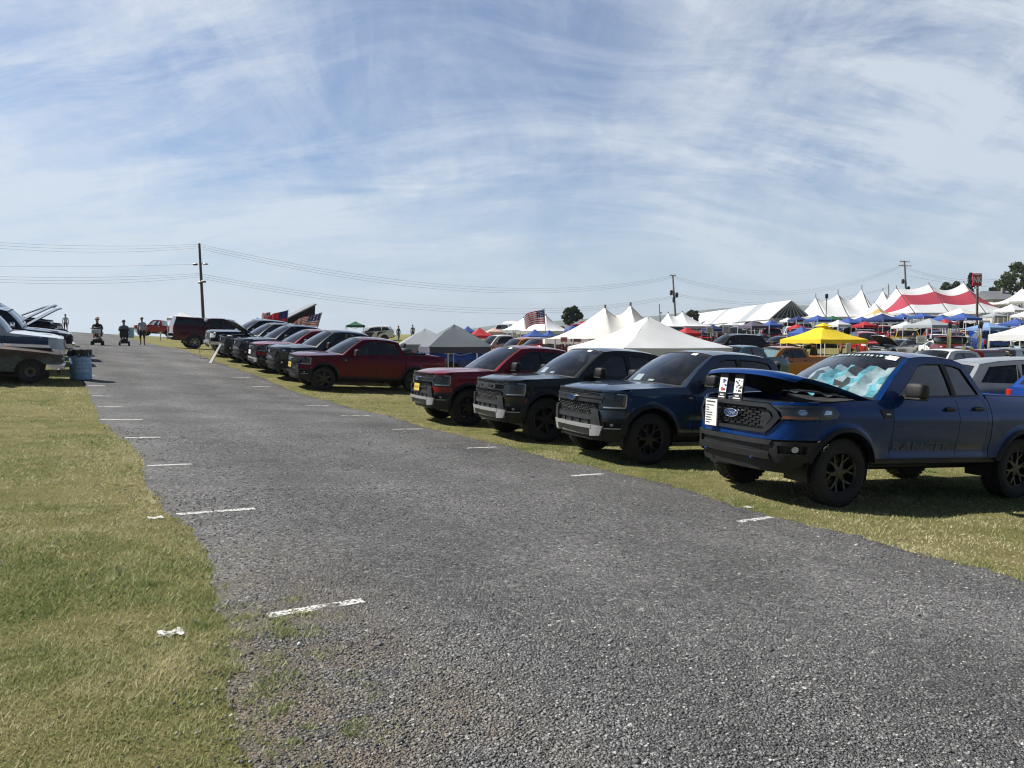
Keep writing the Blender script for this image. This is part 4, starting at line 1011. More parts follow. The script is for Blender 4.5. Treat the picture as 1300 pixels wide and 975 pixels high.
for i in range(16):
    u = 4.04+2.736*i; tick(u, el(u)+(.20 if i == 0 else .02), 1.72+.05*math.sin(i*2.0), .08 if i < 3 else .10)
for i in range(15):
    u = 4.55+2.736*i
    if i == 9: continue
    tick(u, 5.92+.06*math.sin(i*1.3), min(6.55, er(u)-.02), .075 if i < 3 else .09)
# ------------------------------------------------------------------ paints
paint('deep_blue', (.001, .034, .165), .25, .3, 0.0, 1.3); paint('slate_blue', (.030, .055, .098), .4, .3, .01, 1.5); paint('olive_black', (.016, .017, .013), .4, .3)
paint('bright_red', (.23, .008, .012), .3, .3); paint('dark_red', (.105, .001, .013), .3, .28, .0, 1.3); paint('gray_metal', (.055, .064, .067), .5, .3)
paint('navy', (.007, .011, .026), .4, .3); paint('blue_gray', (.028, .038, .056), .5, .3); paint('silver_car', (.36, .38, .39), .6, .3); paint('white_car', (.70, .71, .71), 0, .3)
paint('maroon', (.075, .006, .010), .3, .3); paint('orange_car', (.52, .17, .018), .35, .3); paint('black_car', (.010, .010, .012), .3, .3); paint('teal_car', (.02, .10, .14), .3, .3)
paint('red_car', (.36, .015, .015), .1, .3); paint('light_blue', (.20, .42, .52), .1, .35); paint('blue_car', (.012, .06, .32), .4, .3); paint('tan_car', (.38, .28, .15), .2, .4); paint('yellow_car', (.55, .38, .03), .1, .3)
paint('old_blue', (.022, .065, .16), .1, .4, .25); paint('old_white', (.62, .66, .70), .0, .4, .2); paint('green_car', (.02, .09, .05), .3, .3)
def patina():
    m, nt = nodes('patina'); MATS['patina'] = m
    tc = N(nt, 'ShaderNodeTexCoord'); p = N(nt, 'ShaderNodeBsdfPrincipled')
    n = noise(nt, tc.outputs['Object'], 2.6, 8, .68, .6); n2 = noise(nt, tc.outputs['Object'], 14, 6, .7)
    sp = N(nt, 'ShaderNodeSeparateXYZ'); L(nt, tc.outputs['Object'], sp.inputs[0])
    h = math_(nt, 'ADD', n.outputs[0], math_(nt, 'MULTIPLY', math_(nt, 'SUBTRACT', sp.outputs[2], .70), .9))
    r = ramp(nt, [(.36, (.10, .125, .125)), (.48, (.085, .095, .094)), (.54, (.065, .050, .044)), (.64, (.052, .030, .024)), (.8, (.10, .066, .054))], h)
    r2 = ramp(nt, [(.3, .6), (.7, 1.3)], n2.outputs[0]); L(nt, mixc(nt, 1.0, r.outputs[0], r2.outputs[0], 'MULTIPLY'), p.inputs['Base Color'])
    p.inputs['Roughness'].default_value = .6; finish(nt, p.outputs[0])
patina()
def row(u, v, ang=0.0):
    """placement in the rows along the lane: bumper centre at (u, v), tail pointing away from the lane"""
    d = V*math.cos(ang)+U*math.sin(ang); p = U*u+V*v-W*HP
    # sit on the ground between the axles
    c = p + d*2.5; m = frame_at(c[0], c[1], math.atan2(d[1], d[0]))
    m.translation = m.translation - m.to_3x3() @ Vector((2.5, 0, 0)); return m
GR = 'pickups parked nose to the lane on the right'
def sheet_on(part, nm, fn, w, h, mat='paper', th=.003):
    mb = part(nm).use(mat); mb.plate(rect(-w/2, -h/2, w/2, h/2), fn, th, maxe=.15); return mb
def stickers(part, q, card=None):
    """papers behind and on the windshield: hang tag high on the passenger side, show card on the dash"""
    ws = q['wspt']; mb = part('window_sticker').use('paper')
    mb.grid([[ws(.90+.07*k, -.62+.16*j, .008) for j in (0, .5, 1)] for k in (0, .5, 1)])
    if card:
        c = part('show_card').use('paper'); k0, t0 = card
        c.grid([[ws(k0+.16*k, t0+.30*j+.08*k, -.05+.01*k) for j in (0, .5, 1)] for k in (0, .5, 1)])
        c.use('red_ink').grid([[ws(k0+.09+.04*k, t0+.07+.12*j+.06*k, -.045) for j in (0, 1)] for k in (0, 1)])
        m2 = part('parking_pass').use('white_paint'); m2.grid([[ws(.10+.05*k, t0-.42+.14*j, -.03) for j in (0, 1)] for k in (0, 1)])
def extra_t1(part, q):
    fp, ysd, ztop, ws, sp = q['fp'], q['ysd'], q['ztop'], q['wspt'], q['sp']
    # folded sunshade behind the glass
    sh = part('sunshade').use('sunshade'); rr = random.Random(4)
    P = []
    for i in range(8):
        r_ = []
        for j in range(19):
            k = .12+.70*i/7+.02*rr.random(); t = -.86+1.72*j/18; d = -.07-(.05 if (j//2) % 2 else 0)-.05*rr.random()
            r_.append(ws(k-.05*abs(math.sin(j*.9))*(i/7), t+.03*math.sin(i*1.9+j), d))
        P.append(r_)
    sh.use('shade_silver'); b = sh.cur; sh.use('seat'); c_ = sh.cur; sh.use('sunshade'); a = sh.cur
    cc = [rr.choice((a, a, a, b, a, c_)) for _ in range(18)]; cc = [cc[(q//2)*2] for q in range(18)]
    sh.grid(P, matfn=lambda i, j: (b if rr.random() < .25 else cc[j]))
    bn = part('windshield_banner')
    bn.use('shade_silver')
    for q in range(15):
        t = -.66+.095*q; w_ = .045+.02*math.sin(q*2.3)
        bn.grid([[ws(.905+.045*k+.006*math.sin(q*1.7), t+w_*j+.012*k, .010) for j in (0, 1)] for k in (0, 1)])
    st = part('window_sticker').use('paper'); st.grid([[ws(.86+.11*k, -.86+.20*j, .012) for j in (0, .5, 1)] for k in (0, .5, 1)])
    for sg in (-1, 1):
        d = part('side_lettering').use('decal'); vs, fs = text_polys('RANGER', .16, 0, .004)
        fn = lambda x, z: (x, sg*(ysd(x, z)+.003), z)
        d.add([fn(2.22-sg*p[0]*1.7, .70+p[1]) for p in vs], fs)
        d.plate(rect(2.85, .665, 3.36, .735), lambda a, b, k: fn(a, b), 0, maxe=.1)
        for i in range(5): d.plate([(2.66+.035*i, .665), (2.68+.035*i, .665), (2.65+.035*i, .735), (2.63+.035*i, .735)], lambda a, b, k: fn(a, b), 0)
T1 = vehicle('pickup_truck', 'deep blue extended cab pickup with its hood propped ajar, nearest in the row', 'pickup truck', R19, 'deep_blue', row(5.67, 7.09, -.19), 3, GR,
    hood_open=R(18), ws_glass='glass_open', rim='rim_dark', extra=extra_t1)
T2 = vehicle('pickup_truck', 'slate blue crew cab pickup with silver skid bar beside the deep blue one', 'pickup truck', {**R24, 'wstyle': 'twin'}, 'slate_blue', row(8.80, 7.14, -.15), 3, GR, ws_glass='glass_clear',
    extra=lambda p, q: stickers(p, q, (.12, .12)))
T3 = vehicle('pickup_truck', 'olive black pickup with block letters across its grille', 'pickup truck', {**R24, 'wstyle': 'six', 'R': .415, 'zsh': 1.0}, 'olive_black', row(11.5, 7.16, -.13), 3, GR, word='FORD', ws_glass='glass_clear',
    extra=lambda p, q: stickers(p, q, (.12, .12)))
T4 = vehicle('pickup_truck', 'bright red pickup with yellow plate beside the olive black one', 'pickup truck', R24, 'bright_red', row(14.35, 7.18, -.12), 3, GR, plate='plate_yellow', ws_glass='glass_clear',
    extra=lambda p, q: stickers(p, q))
T5 = vehicle('pickup_truck', 'dark red crew cab pickup beyond the gap in the row', 'pickup truck', {**R24, 'wstyle': 'six'}, 'dark_red', row(23.9, 7.19, -.03), 2, GR, plate='plate_yellow', ws_glass='glass_clear', skid='charcoal', side_glass='glass')
T6 = vehicle('pickup_truck', 'dark gray pickup with rounded nose between two red ones', 'pickup truck', R19C, 'gray_metal', row(26.7, 7.25, -.03), 2, GR, ws_glass='glass_clear', side_glass='glass')
T7 = vehicle('pickup_truck', 'bright red pickup between two gray ones farther up the row', 'pickup truck', {**R24, 'wstyle': 'five'}, 'bright_red', row(29.4, 7.25, -.03), 2, GR, plate='paper', plate_text='K19', ws_glass='glass_clear')
T8 = vehicle('pickup_truck', 'blue gray pickup behind the second bright red one', 'pickup truck', R19C, 'blue_gray', row(32.0, 7.25, 0), 2, GR, ws_glass='glass_clear')
T9 = vehicle('pickup_truck', 'light gray pickup with its hood standing open', 'pickup truck', R19C, 'gray_metal', row(34.8, 7.25, 0), 2, GR, hood_open=R(38), ws_glass='glass_clear')
T10 = vehicle('pickup_truck', 'large navy pickup with chrome grille by the white post', 'pickup truck', F15, 'navy', row(38.3, 7.3, 0), 2, GR, ws_glass='glass_clear', rim='rim_silver')
# ------------------------------------------------------------------ left row, loose things by the lane
GL = 'vehicles parked nose to the lane on the left'
def open_bay(part, q): pass
vehicle('classic_car', 'rusty patina old car with steel wheel, nearest in the left row', 'car', {**CLASSIC, 'tone': None, 'rim': 'rim_gray'}, 'patina', row(24.4, .82, PI), 2, GL, ws_glass='glass', side_glass='glass')
vehicle('pickup_truck', 'white over blue old truck behind the rusty car', 'pickup truck', {**OLDTRUCK, 'tone': (1.09, 'old_blue'), 'L': 5.2, 'bed': (3.05, 5.17), 'xr': 3.85}, 'old_white', row(27.3, .95, PI), 2, GL, ws_glass='glass', side_glass='glass')
vehicle('pickup_truck', 'dark navy old truck just past the trash barrel', 'pickup truck', OLDTRUCK, 'navy', row(30.4, 1.3, PI), 2, GL, ws_glass='glass', side_glass='glass')
vehicle('pickup_truck', 'black old truck with its hood wide open', 'pickup truck', OLDTRUCK, 'black_car', row(33.4, 1.3, PI), 2, GL, hood_open=R(40), ws_glass='glass', side_glass='glass')
vehicle('pickup_truck', 'big black pickup with raised hood at the left lane edge', 'pickup truck', F15, 'black_car', row(36.4, 1.2, PI), 2, GL, hood_open=R(36))
vehicle('suv', 'dark gray suv farther up the left row', 'suv', SUV, 'gray_metal', row(39.4, 1.1, PI), 2, GL)
vehicle('pickup_truck', 'black pickup last in the left row', 'pickup truck', F15, 'navy', row(42.4, 1.0, PI), 2, GL, hood_open=R(30))
def simple(name, label, cat, mb, M4=None, group=None, smooth=38):
    o = mb.build(name, smooth=smooth, matrix=M4); return tag(o, label, cat, group)
def gmat(px, py, heading=0.0, flat=True):
    p = gpx(px, py); return frame_at(p[0], p[1], heading, flat)
# trash barrel
pbr('barrel_blue', (.24, .42, .62), .5, vary=.18, vscale=5); pbr('bag', (.008, .008, .009), .3, bump=.6, bscale=25); pbr('barrel_letter', (.55, .66, .78), .6)
m = gmat(103, 482); br = empty('trash_barrel', m); tag(br, 'light blue steel trash barrel lined with a black bag', 'trash barrel')
mb = MB().use('barrel_blue'); prof = [(0, .01), (.28, .01), (.29, .03)]
for k in range(3): z = .24+k*.24; prof += [(.290, z-.02), (.2915, z), (.290, z+.02)]
prof += [(.288, .84), (.296, .86), (.296, .88), (.28, .88)]
mb.lathe(prof, 32); mb.build('drum', br)
mb = MB().use('bag'); P = []
for i in range(40):
    a = 2*PI*i/40; w = .012*math.sin(a*7)+.01*math.sin(a*13+1); P.append([((.302+w*.6)*math.cos(a), (.302+w*.6)*math.sin(a), .70+w*2.2+.02*math.sin(a*3)), ((.305+w)*math.cos(a), (.305+w)*math.sin(a), .80), ((.306+w*.5)*math.cos(a), (.306+w*.5)*math.sin(a), .895+w*.6), (.27*math.cos(a), .27*math.sin(a), .90+w), (.22*math.cos(a), .22*math.sin(a), .72)])
mb.grid(P, closed=True); mb.build('bag', br)
mb = MB().use('barrel_letter'); tocam = math.atan2(-m.translation.y, -m.translation.x)+.18
for i, t in enumerate(('NO FIRE', 'COALS', 'IN TO', 'BARREL')):
    lettering(mb, t, .115, lambda a, b: (.2925*math.cos(tocam+a/.2925), .2925*math.sin(tocam+a/.2925), .62-.118*i+b+.003*math.cos(20*b)), 0, .004)
for i, p in enumerate(mb.v): mb.v[i] = (p[0]*1.022, p[1]*1.022, p[2])
mb.build('lettering', br, smooth=0)
# stakes and leaning marker along the right edge of the lane
pbr('stake_wood', (.72, .70, .64), .7, vary=.15); pbr('stake_gray', (.33, .32, .30), .8)
m = gmat(204, 432.5, .3)
mb = MB().use('stake_wood'); mb.box((0, 0, .36), (.085, .035, .78), .005); mb.box((0, -.03, .62), (.42, .03, .075), .005); simple('marker_stake', 'short white wooden stake with a crossbar on the grass edge', 'stake', mb, m)
m = gmat(254, 455, .3)
mb = MB().use('stake_gray'); mb.tube([(0, 0, -.1), (0, 0, .68)], .014, 6); mb.box((0, 0, .012), (.9, .06, .02), .004); mb.box((0, 0, .012), (.06, .5, .019), .004); simple('sign_stand', 'thin gray sign stand on crossed feet before the navy pickup', 'stand', mb, m)
m = gmat(267, 461, -.55)
mb = MB().use('white_paint'); mb.add([(-.10, -.02, .0), (.12, -.02, .0), (.62, .10, .80), (.53, .10, .82), (-.10, .02, .0), (.12, .02, .0), (.62, .13, .80), (.53, .13, .82)], [(0, 1, 2, 3), (5, 4, 7, 6), (1, 5, 6, 2), (4, 0, 3, 7), (3, 2, 6, 7), (0, 4, 5, 1)]); simple('marker_board', 'white tapered board leaning towards the light gray pickup', 'board', mb, m)
# show sheets resting on the blue pickup
m1 = T1.matrix_world.copy()
def on_t1(name, label, cat, x, y, z, w, h, tilt, mats, lines, yaw=0):
    """a card standing at a point of the pickup, facing its nose (-X)"""
    rt = empty(name, m1 @ Matrix.Translation((x, y, z)) @ Matrix.Rotation(yaw, 4, 'Z') @ Matrix.Rotation(tilt, 4, 'Y')); tag(rt, label, cat)
    mb = MB().use(mats[0]); mb.box((.012, 0, h/2), (.02, w, h), .004); mb.build('board' if name != 'show_sheet' else 'sheet', rt)
    for (nm, mt, y0, z0, y1, z1) in lines:
        q = MB().use(mt); q.add([(-.0015-.001*(nm == 'print'), -y0, z0), (-.0015-.001*(nm == 'print'), -y1, z0), (-.0015-.001*(nm == 'print'), -y1, z1), (-.0015-.001*(nm == 'print'), -y0, z1)], [(0, 1, 2, 3)]); q.build(nm, rt, smooth=0)
    return rt
rl = random.Random(3)
def scatter_print(n, mat, x0, z0, x1, z1, w, h):
    o = []
    for _ in range(n):
        a = x0+(x1-x0-w)*rl.random(); b = z0+(z1-z0-h)*rl.random(); o.append(('print', mat, a, b, a+w*(.4+.6*rl.random()), b+h*(.5+.5*rl.random())))
    return o
def block_print(rt, items):
    by = {}
    for mt, y0, z0, y1, z1 in items: by.setdefault(mt, []).append((y0, z0, y1, z1))
    q = MB()
    for mt, rs in by.items():
        q.use(mt)
        for (y0, z0, y1, z1) in rs: q.add([(-.0035, -y0, z0), (-.0035, -y1, z0), (-.0035, -y1, z1), (-.0035, -y0, z1)], [(0, 1, 2, 3)])
    q.build('print', rt, smooth=0)
sp_ = R19; zg = 1.075+.09
a = on_t1('show_sheet', 'white printed sheet hung over the grille of the deep blue pickup', 'sheet', -.035, .315, .82, .20, .33, -.03, ['paper'], [], .10)
block_print(a, [('ink', -.075, .30, .07, .312)]+[('ink', -.085, .04+.031*i, -.085+.05+.10*rl.random(), .047+.031*i) for i in range(8)])
for k, (yy, ww, cols) in enumerate(((.30, .155, ('red_ink', 'blue_ink')), (.02, .17, ('ink', 'gunmetal')))):
    b = on_t1('award_board', ('black framed board with red and blue print under the propped hood', 'black framed board with gray print under the propped hood')[k], 'board', .10-.0*k, yy, zg-.005, ww, .33, .10, ['black'], [('panel', 'paper', -ww*.42, .09, ww*.42, .27)])
    it = [(cols[i % 2], -ww*.38+ww*.66*rl.random(), .10+.14*rl.random(), 0, 0) for i in range(16)]
    it = [(c_, y0, z0, y0+.012+.03*rl.random(), z0+.006+.02*rl.random()) for c_, y0, z0, _, _ in it]
    it += [('paper', -ww*.22+i*.018, .045, -ww*.22+i*.018+.012, .065) for i in range(4)] + [('paper', -ww*.4, .02, ww*.35, .032)]
    block_print(b, it)
# ------------------------------------------------------------------ cars and trucks across the show field
HV = math.atan2(V[1], V[0])
def put(px, Y, heading, ref=430): x = xat(px, Y, ref); return frame_at(x, Y, heading)
def field(name, label, cat, sp, col, px, Y, heading, det=2, group=None, shift=0.0, **op):
    """px: picture column of the vehicle's middle; shift moves it along its length"""
    m = put(px, Y, heading); m.translation = m.translation - m.to_3x3() @ Vector((({**BASE, **sp})['L']/2+shift, 0, 0)); return vehicle(name, label, cat, sp, col, m, det, group, **op)
def cap(part, q):
    sp, ysd, zt = q['sp'], q['ysd'], q['sp']['zbed']; x0, x1 = sp['bed'][0]+.02, sp['bed'][1]-.02; c = part('truck_cap'); H = .52
    c.use('glass_dark'); g = c.cur; c.use('maroon'); b = c.cur; P = []
    for k, (h, i) in enumerate(((.0, .03), (.08, .05), (.42, .14), (H, .22), (H+.03, .55))):
        P.append([(x, s*(ysd(4.6, zt)-i), zt+h) for s in (-1,) for x in np.linspace(x0+.05*0, x1-.16*h/H, 5)])
    c.grid(P, matfn=lambda i, j: g if i == 1 else b); P2 = [[(x, -y, z) for x, y, z in r] for r in P]; c.grid(P2, matfn=lambda i, j: g if i == 1 else b)
    c.grid([P[-1], P2[-1]]); c.grid([[r[-1] for r in P], [r[-1] for r in P2]], matfn=lambda i, j: g if j == 1 else b); c.grid([[r[0] for r in P], [r[0] for r in P2]])
m = row(48.0, 13.0, PI)
vehicle('pickup_truck', 'dark red pickup with dark glass bed cap, tail to the lane', 'pickup truck', F15, 'maroon', m, 2, None, extra=cap, rim='rim_silver')
field('pickup_truck', 'plain red old pickup standing on the skyline', 'pickup truck', OLDTRUCK, 'red_car', 203, 78, R(8), rim='rim_silver', side_glass='glass_clear', ws_glass='glass_clear')
def livery(part, q):
    ysd = q['ysd']
    for sg in (-1, 1):
        d = part('side_stripe').use('black'); fn = lambda a, b, k: (a, sg*(ysd(a, b)+.005-k), b)
        d.plate([(1.66, .46), (2.3, .46), (2.75, 1.14), (1.66, 1.12)], fn, 0, maxe=.15); d.plate([(2.9, .5), (3.4, .9), (4.3, 1.15), (3.2, 1.16)], fn, 0, maxe=.15)
field('suv', 'white suv with black side panels on the rise behind the row', 'suv', SUV, 'white_car', 474, 84, R(6), extra=livery)
rt = field('pickup_truck', 'black pickup carrying an opened rooftop tent', 'pickup truck', R19C, 'black_car', 366, 47, HV)
# rooftop tent: hinged hard shell over a dark cloth body
pbr('tent_cloth', (.02, .02, .022), .9, bump=.3, bscale=80); pbr('shell_gray', (.22, .23, .24), .35)
t = empty('rooftop_tent', rt.matrix_world @ Matrix.Translation((2.0, 0, 1.98))); tag(t, 'wedge shaped rooftop tent with gray hard shell tilted open', 'rooftop tent')
mb = MB().use('black'); mb.box((1.05, 0, .05), (2.3, 1.3, .12), .02); mb.build('base', t)
mb = MB().use('shell_gray'); mb.box((1.12, 0, .74), (2.5, 1.34, .10), .03, Matrix.Rotation(R(-30), 3, 'Y')); mb.build('shell', t)
mb = MB().use('tent_cloth')
mb.add([(.1, -.6, .1), (2.15, -.6, .1), (2.13, -.6, 1.26), (.1, .6, .1), (2.15, .6, .1), (2.13, .6, 1.26)], [(0, 1, 2), (3, 5, 4), (1, 4, 5, 2), (0, 2, 5, 3)]); mb.build('cloth', t, smooth=0)
GF = 'trucks parked beyond the canopies in the middle'
field('pickup_truck', 'white pickup left of the orange suv', 'pickup truck', R19C, 'white_car', 634, 50, HV, group=GF)
field('suv', 'orange suv between a white and a dark red truck', 'suv', SUV, 'orange_car', 661, 48, HV, group=GF)
field('pickup_truck', 'dark red pickup right of the orange suv', 'pickup truck', R19C, 'dark_red', 688, 45, HV, group=GF)
field('car', 'red car with its striped hood tipped up', 'car', COUPE, 'red_car', 716, 38, HV, group=GF, hood_open=R(48))
field('pickup_truck', 'silver pickup under the gray canopy', 'pickup truck', R19C, 'silver_car', 556, 40, HV+PI, group=GF)
field('pickup_truck', 'blue pickup under the gray canopy', 'pickup truck', R19C, 'blue_car', 592, 39, HV+PI, group=GF)
field('suv', 'black suv in front of the white marquees', 'suv', {**SUV, 'L': 5.2}, 'black_car', 930, 54, R(12))
field('pickup_truck', 'dark teal pickup left of the orange one', 'pickup truck', R19C, 'teal_car', 938, 33, HV)
field('pickup_truck', 'orange pickup with silver shade behind its windshield', 'pickup truck', R24, 'orange_car', 990, 35, R(22), side_glass='glass_dark',
    extra=lambda p, q: p('sunshade').use('shade_silver').grid([[q['wspt'](.1+.8*i/3, -.85+1.7*j/6, -.08) for j in range(7)] for i in range(4)]))
field('suv', 'gray suv just behind the deep blue pickup', 'suv', SUV, 'silver_car', 1105, 26, HV)
field('pickup_truck', 'white pickup with a black bed cap behind the deep blue pickup', 'pickup truck', R19C, 'white_car', 1198, 24.5, R(24), extra=lambda p, q: cap(p, q))
field('pickup_truck', 'dark gray pickup behind the person in the straw hat', 'pickup truck', R19C, 'blue_gray', 1275, 27.5, HV, ws_glass='glass_clear')
field('suv', 'silver suv facing right beside the deep blue pickup', 'suv', SUV, 'silver_car', 1322, 17.2, PI+.05, side_glass='glass_dark')
field('suv', 'bright blue suv at the picture edge with red tail light', 'suv', SUV, 'blue_car', 1470, 14.6, PI+.05, shift=0)
field('car', 'silver coupe with its black hood propped open on the grass', 'car', COUPE, 'silver_car', 1140, 55, R(20), hood_open=R(42))
field('car', 'white car facing the camera with its hood up', 'car', COUPE, 'white_car', 1198, 52, R(80), hood_open=R(48))
field('car', 'silver coupe left of the maroon one behind the black suv', 'car', COUPE, 'silver_car', 957, 64, R(30))
field('car', 'maroon coupe with white stripes left of the yellow canopy', 'car', COUPE, 'maroon', 990, 60, R(40))
# far rows: one merged mesh per kind, copied; paint set per copy
PROTO = {}
def proto(kind, sp, hood):
    k = (kind, hood)
    if k not in PROTO: PROTO[k] = vehicle(kind, '', kind, {**sp, 'step': 1}, 'white_car', None, 1, None, hood_open=R(46) if hood else 0).build(kind, link=False, smooth=40).data
    return PROTO[k]
KINDS = [('car', COUPE), ('classic_car', CLASSIC), ('suv', SUV), ('pickup_truck', OLDTRUCK), ('pickup_truck', F15)]
WORDS = {'car': 'low coupe', 'classic_car': 'classic car', 'suv': 'suv', 'pickup_truck': 'pickup'}
COLS = [('white', 'white_car'), ('silver', 'silver_car'), ('black', 'black_car'), ('red', 'red_car'), ('blue', 'blue_car'), ('maroon', 'maroon'), ('pale blue', 'light_blue'), ('navy', 'navy'), ('yellow', 'yellow_car'), ('tan', 'tan_car'), ('green', 'green_car'), ('orange', 'orange_car')]
CW = [6, 5, 5, 5, 3, 3, 2, 2, 1, 1, 1, 1]
rc = random.Random(21)
def spot_words(px):
    for a, w in ((640, 'behind the gray canopies'), (740, 'below the small peaked tents'), (880, 'behind the white canopy'), (985, 'below the long gabled tent'), (1090, 'behind the yellow canopy'), (1150, 'past the silver coupe'), (1215, 'below the striped marquee'), (1400, 'near the red sign')):
        if px < a: return w
seen = {}
for Yr, x0, x1, word in ((58, 1060, 1330, 'nearest'), (63, 1050, 1330, 'near'), (68, 930, 1340, 'first'), (73, 600, 1330, 'second'), (80, 610, 1330, 'third'), (87, 860, 1330, 'fourth'), (94, 900, 1330, 'fifth'), (101, 980, 1330, 'sixth')):
    xm = xat(x0, Yr); xe = xat(x1, Yr)
    while xm < xe:
        xm += 2.6+rc.random()*.9
        if rc.random() < .10: continue
        px = 650+xm/Yr*F
        kind, sp = rc.choices(KINDS, [4, 3, 2, 2, 2])[0]; cn, cm = rc.choices(COLS, CW)[0]; hood = rc.random() < .28 and kind != 'suv'
        o = bpy.data.objects.new(kind, proto(kind, sp, hood)); COL.objects.link(o)
        o.material_slots[0].link = 'OBJECT'; o.material_slots[0].material = MATS[cm]
        m = frame_at(xm, Yr+rc.uniform(-.8, .8), R(70)+rc.uniform(-.2, .2)+(PI if rc.random() < .25 else 0)); m.translation = m.translation - m.to_3x3() @ Vector((2.5, 0, 0)); o.matrix_world = m
        tag(o, f"{cn} {WORDS[kind]} {'with open hood ' if hood else ''}in {word} field row {spot_words(px)}", 'car' if 'car' in kind else WORDS[kind], 'vehicles in the far show rows')
# row behind the left crest
# straight pipe truck with two tall stacks
pbr('machine_red', (.10, .008, .010), .4, coat=.4)
m = put(1232, 41, R(80)); st = empty('show_tractor', m); tag(st, 'dark red pulling truck with exposed engine and two tall exhaust stacks', 'truck')
mb = MB().use('machine_red'); mb.pill((3.0, 0, 1.05), (1.9, 1.7, 1.1), .35); mb.use('glass_dark').pill((3.1, 0, 1.7), (1.2, 1.4, .7), .4); mb.use('machine_red').box((3.1, 0, 2.04), (1.1, 1.3, .06), .02); mb.build('cab', st)
mb = MB().use('black'); mb.box((1.6, 0, .62), (3.6, .8, .22), .03); mb.build('chassis', st)
mb = MB().use('gunmetal'); mb.box((.9, 0, 1.05), (1.2, .7, .6), .06); mb.use('chrome')
for i in range(4):
    for s in (-1, 1): mb.tube([(.5+.26*i, s*.35, 1.15), (.5+.26*i, s*.55, 1.05), (.6+.26*i, s*.65, .9)], .05, 8)
mb.tube([(.4, -.2, 1.45), (1.4, -.2, 1.45)], .11, 10); mb.tube([(.4, .2, 1.45), (1.4, .2, 1.45)], .11, 10); mb.lathe([(0, 0), (.24, 0), (.24, .12), (0, .12)], 18, 'x', (.18, 0, 1.15)); mb.build('engine', st)
for s in (-1, 1):
    mb = MB().use('chrome'); mb.tube([(.9, s*.82, .7), (.9, s*.82, 2.62)], .11, 16); mb.use('black').tube([(.9, s*.82, 2.60), (.88, s*.82, 2.80), (.78, s*.82, 2.90)], .115, 16); mb.build('exhaust_stack', st)
for x in (.6, 3.2):
    for s in (-1, 1):
        mb = MB().use('rubber'); mb.lathe([(.25, -.16), (.46, -.17), (.5, -.1), (.5, .1), (.46, .17), (.25, .16)], 20, 'y', (x, s*.95, .5)); mb.use('chrome').lathe([(0, .12*s), (.26, .15*s)], 16, 'y', (x, s*.95, .5)); mb.build('wheel', st)
# ------------------------------------------------------------------ canopies and marquees
def cloth(name, col, tr=.25): pbr(name, col, .8, vary=.06, vscale=1.2, bump=.5, bscale=6, trans=tr)
cloth('cloth_white', (.72, .74, .77)); cloth('cloth_cream', (.73, .725, .69)); cloth('cloth_gray', (.165, .195, .225)); cloth('cloth_light_gray', (.37, .41, .45)); cloth('cloth_yellow', (.78, .60, .03)); cloth('cloth_blue', (.045, .10, .35))
cloth('cloth_navy', (.02, .04, .16)); cloth('cloth_red', (.45, .03, .04)); cloth('cloth_green', (.02, .12, .07)); cloth('cloth_pale_blue', (.22, .36, .62)); cloth('cloth_purple', (.12, .11, .17)); cloth('cloth_pink', (.70, .50, .46)); cloth('cloth_gold', (.62, .42, .14)); cloth('cloth_stripe', (.42, .05, .085))
pbr('leg_white', (.6, .6, .6), .4, metal=.3); pbr('leg_gray', (.25, .25, .26), .4, metal=.5)
GP = 'pop-up canopies over the show field'
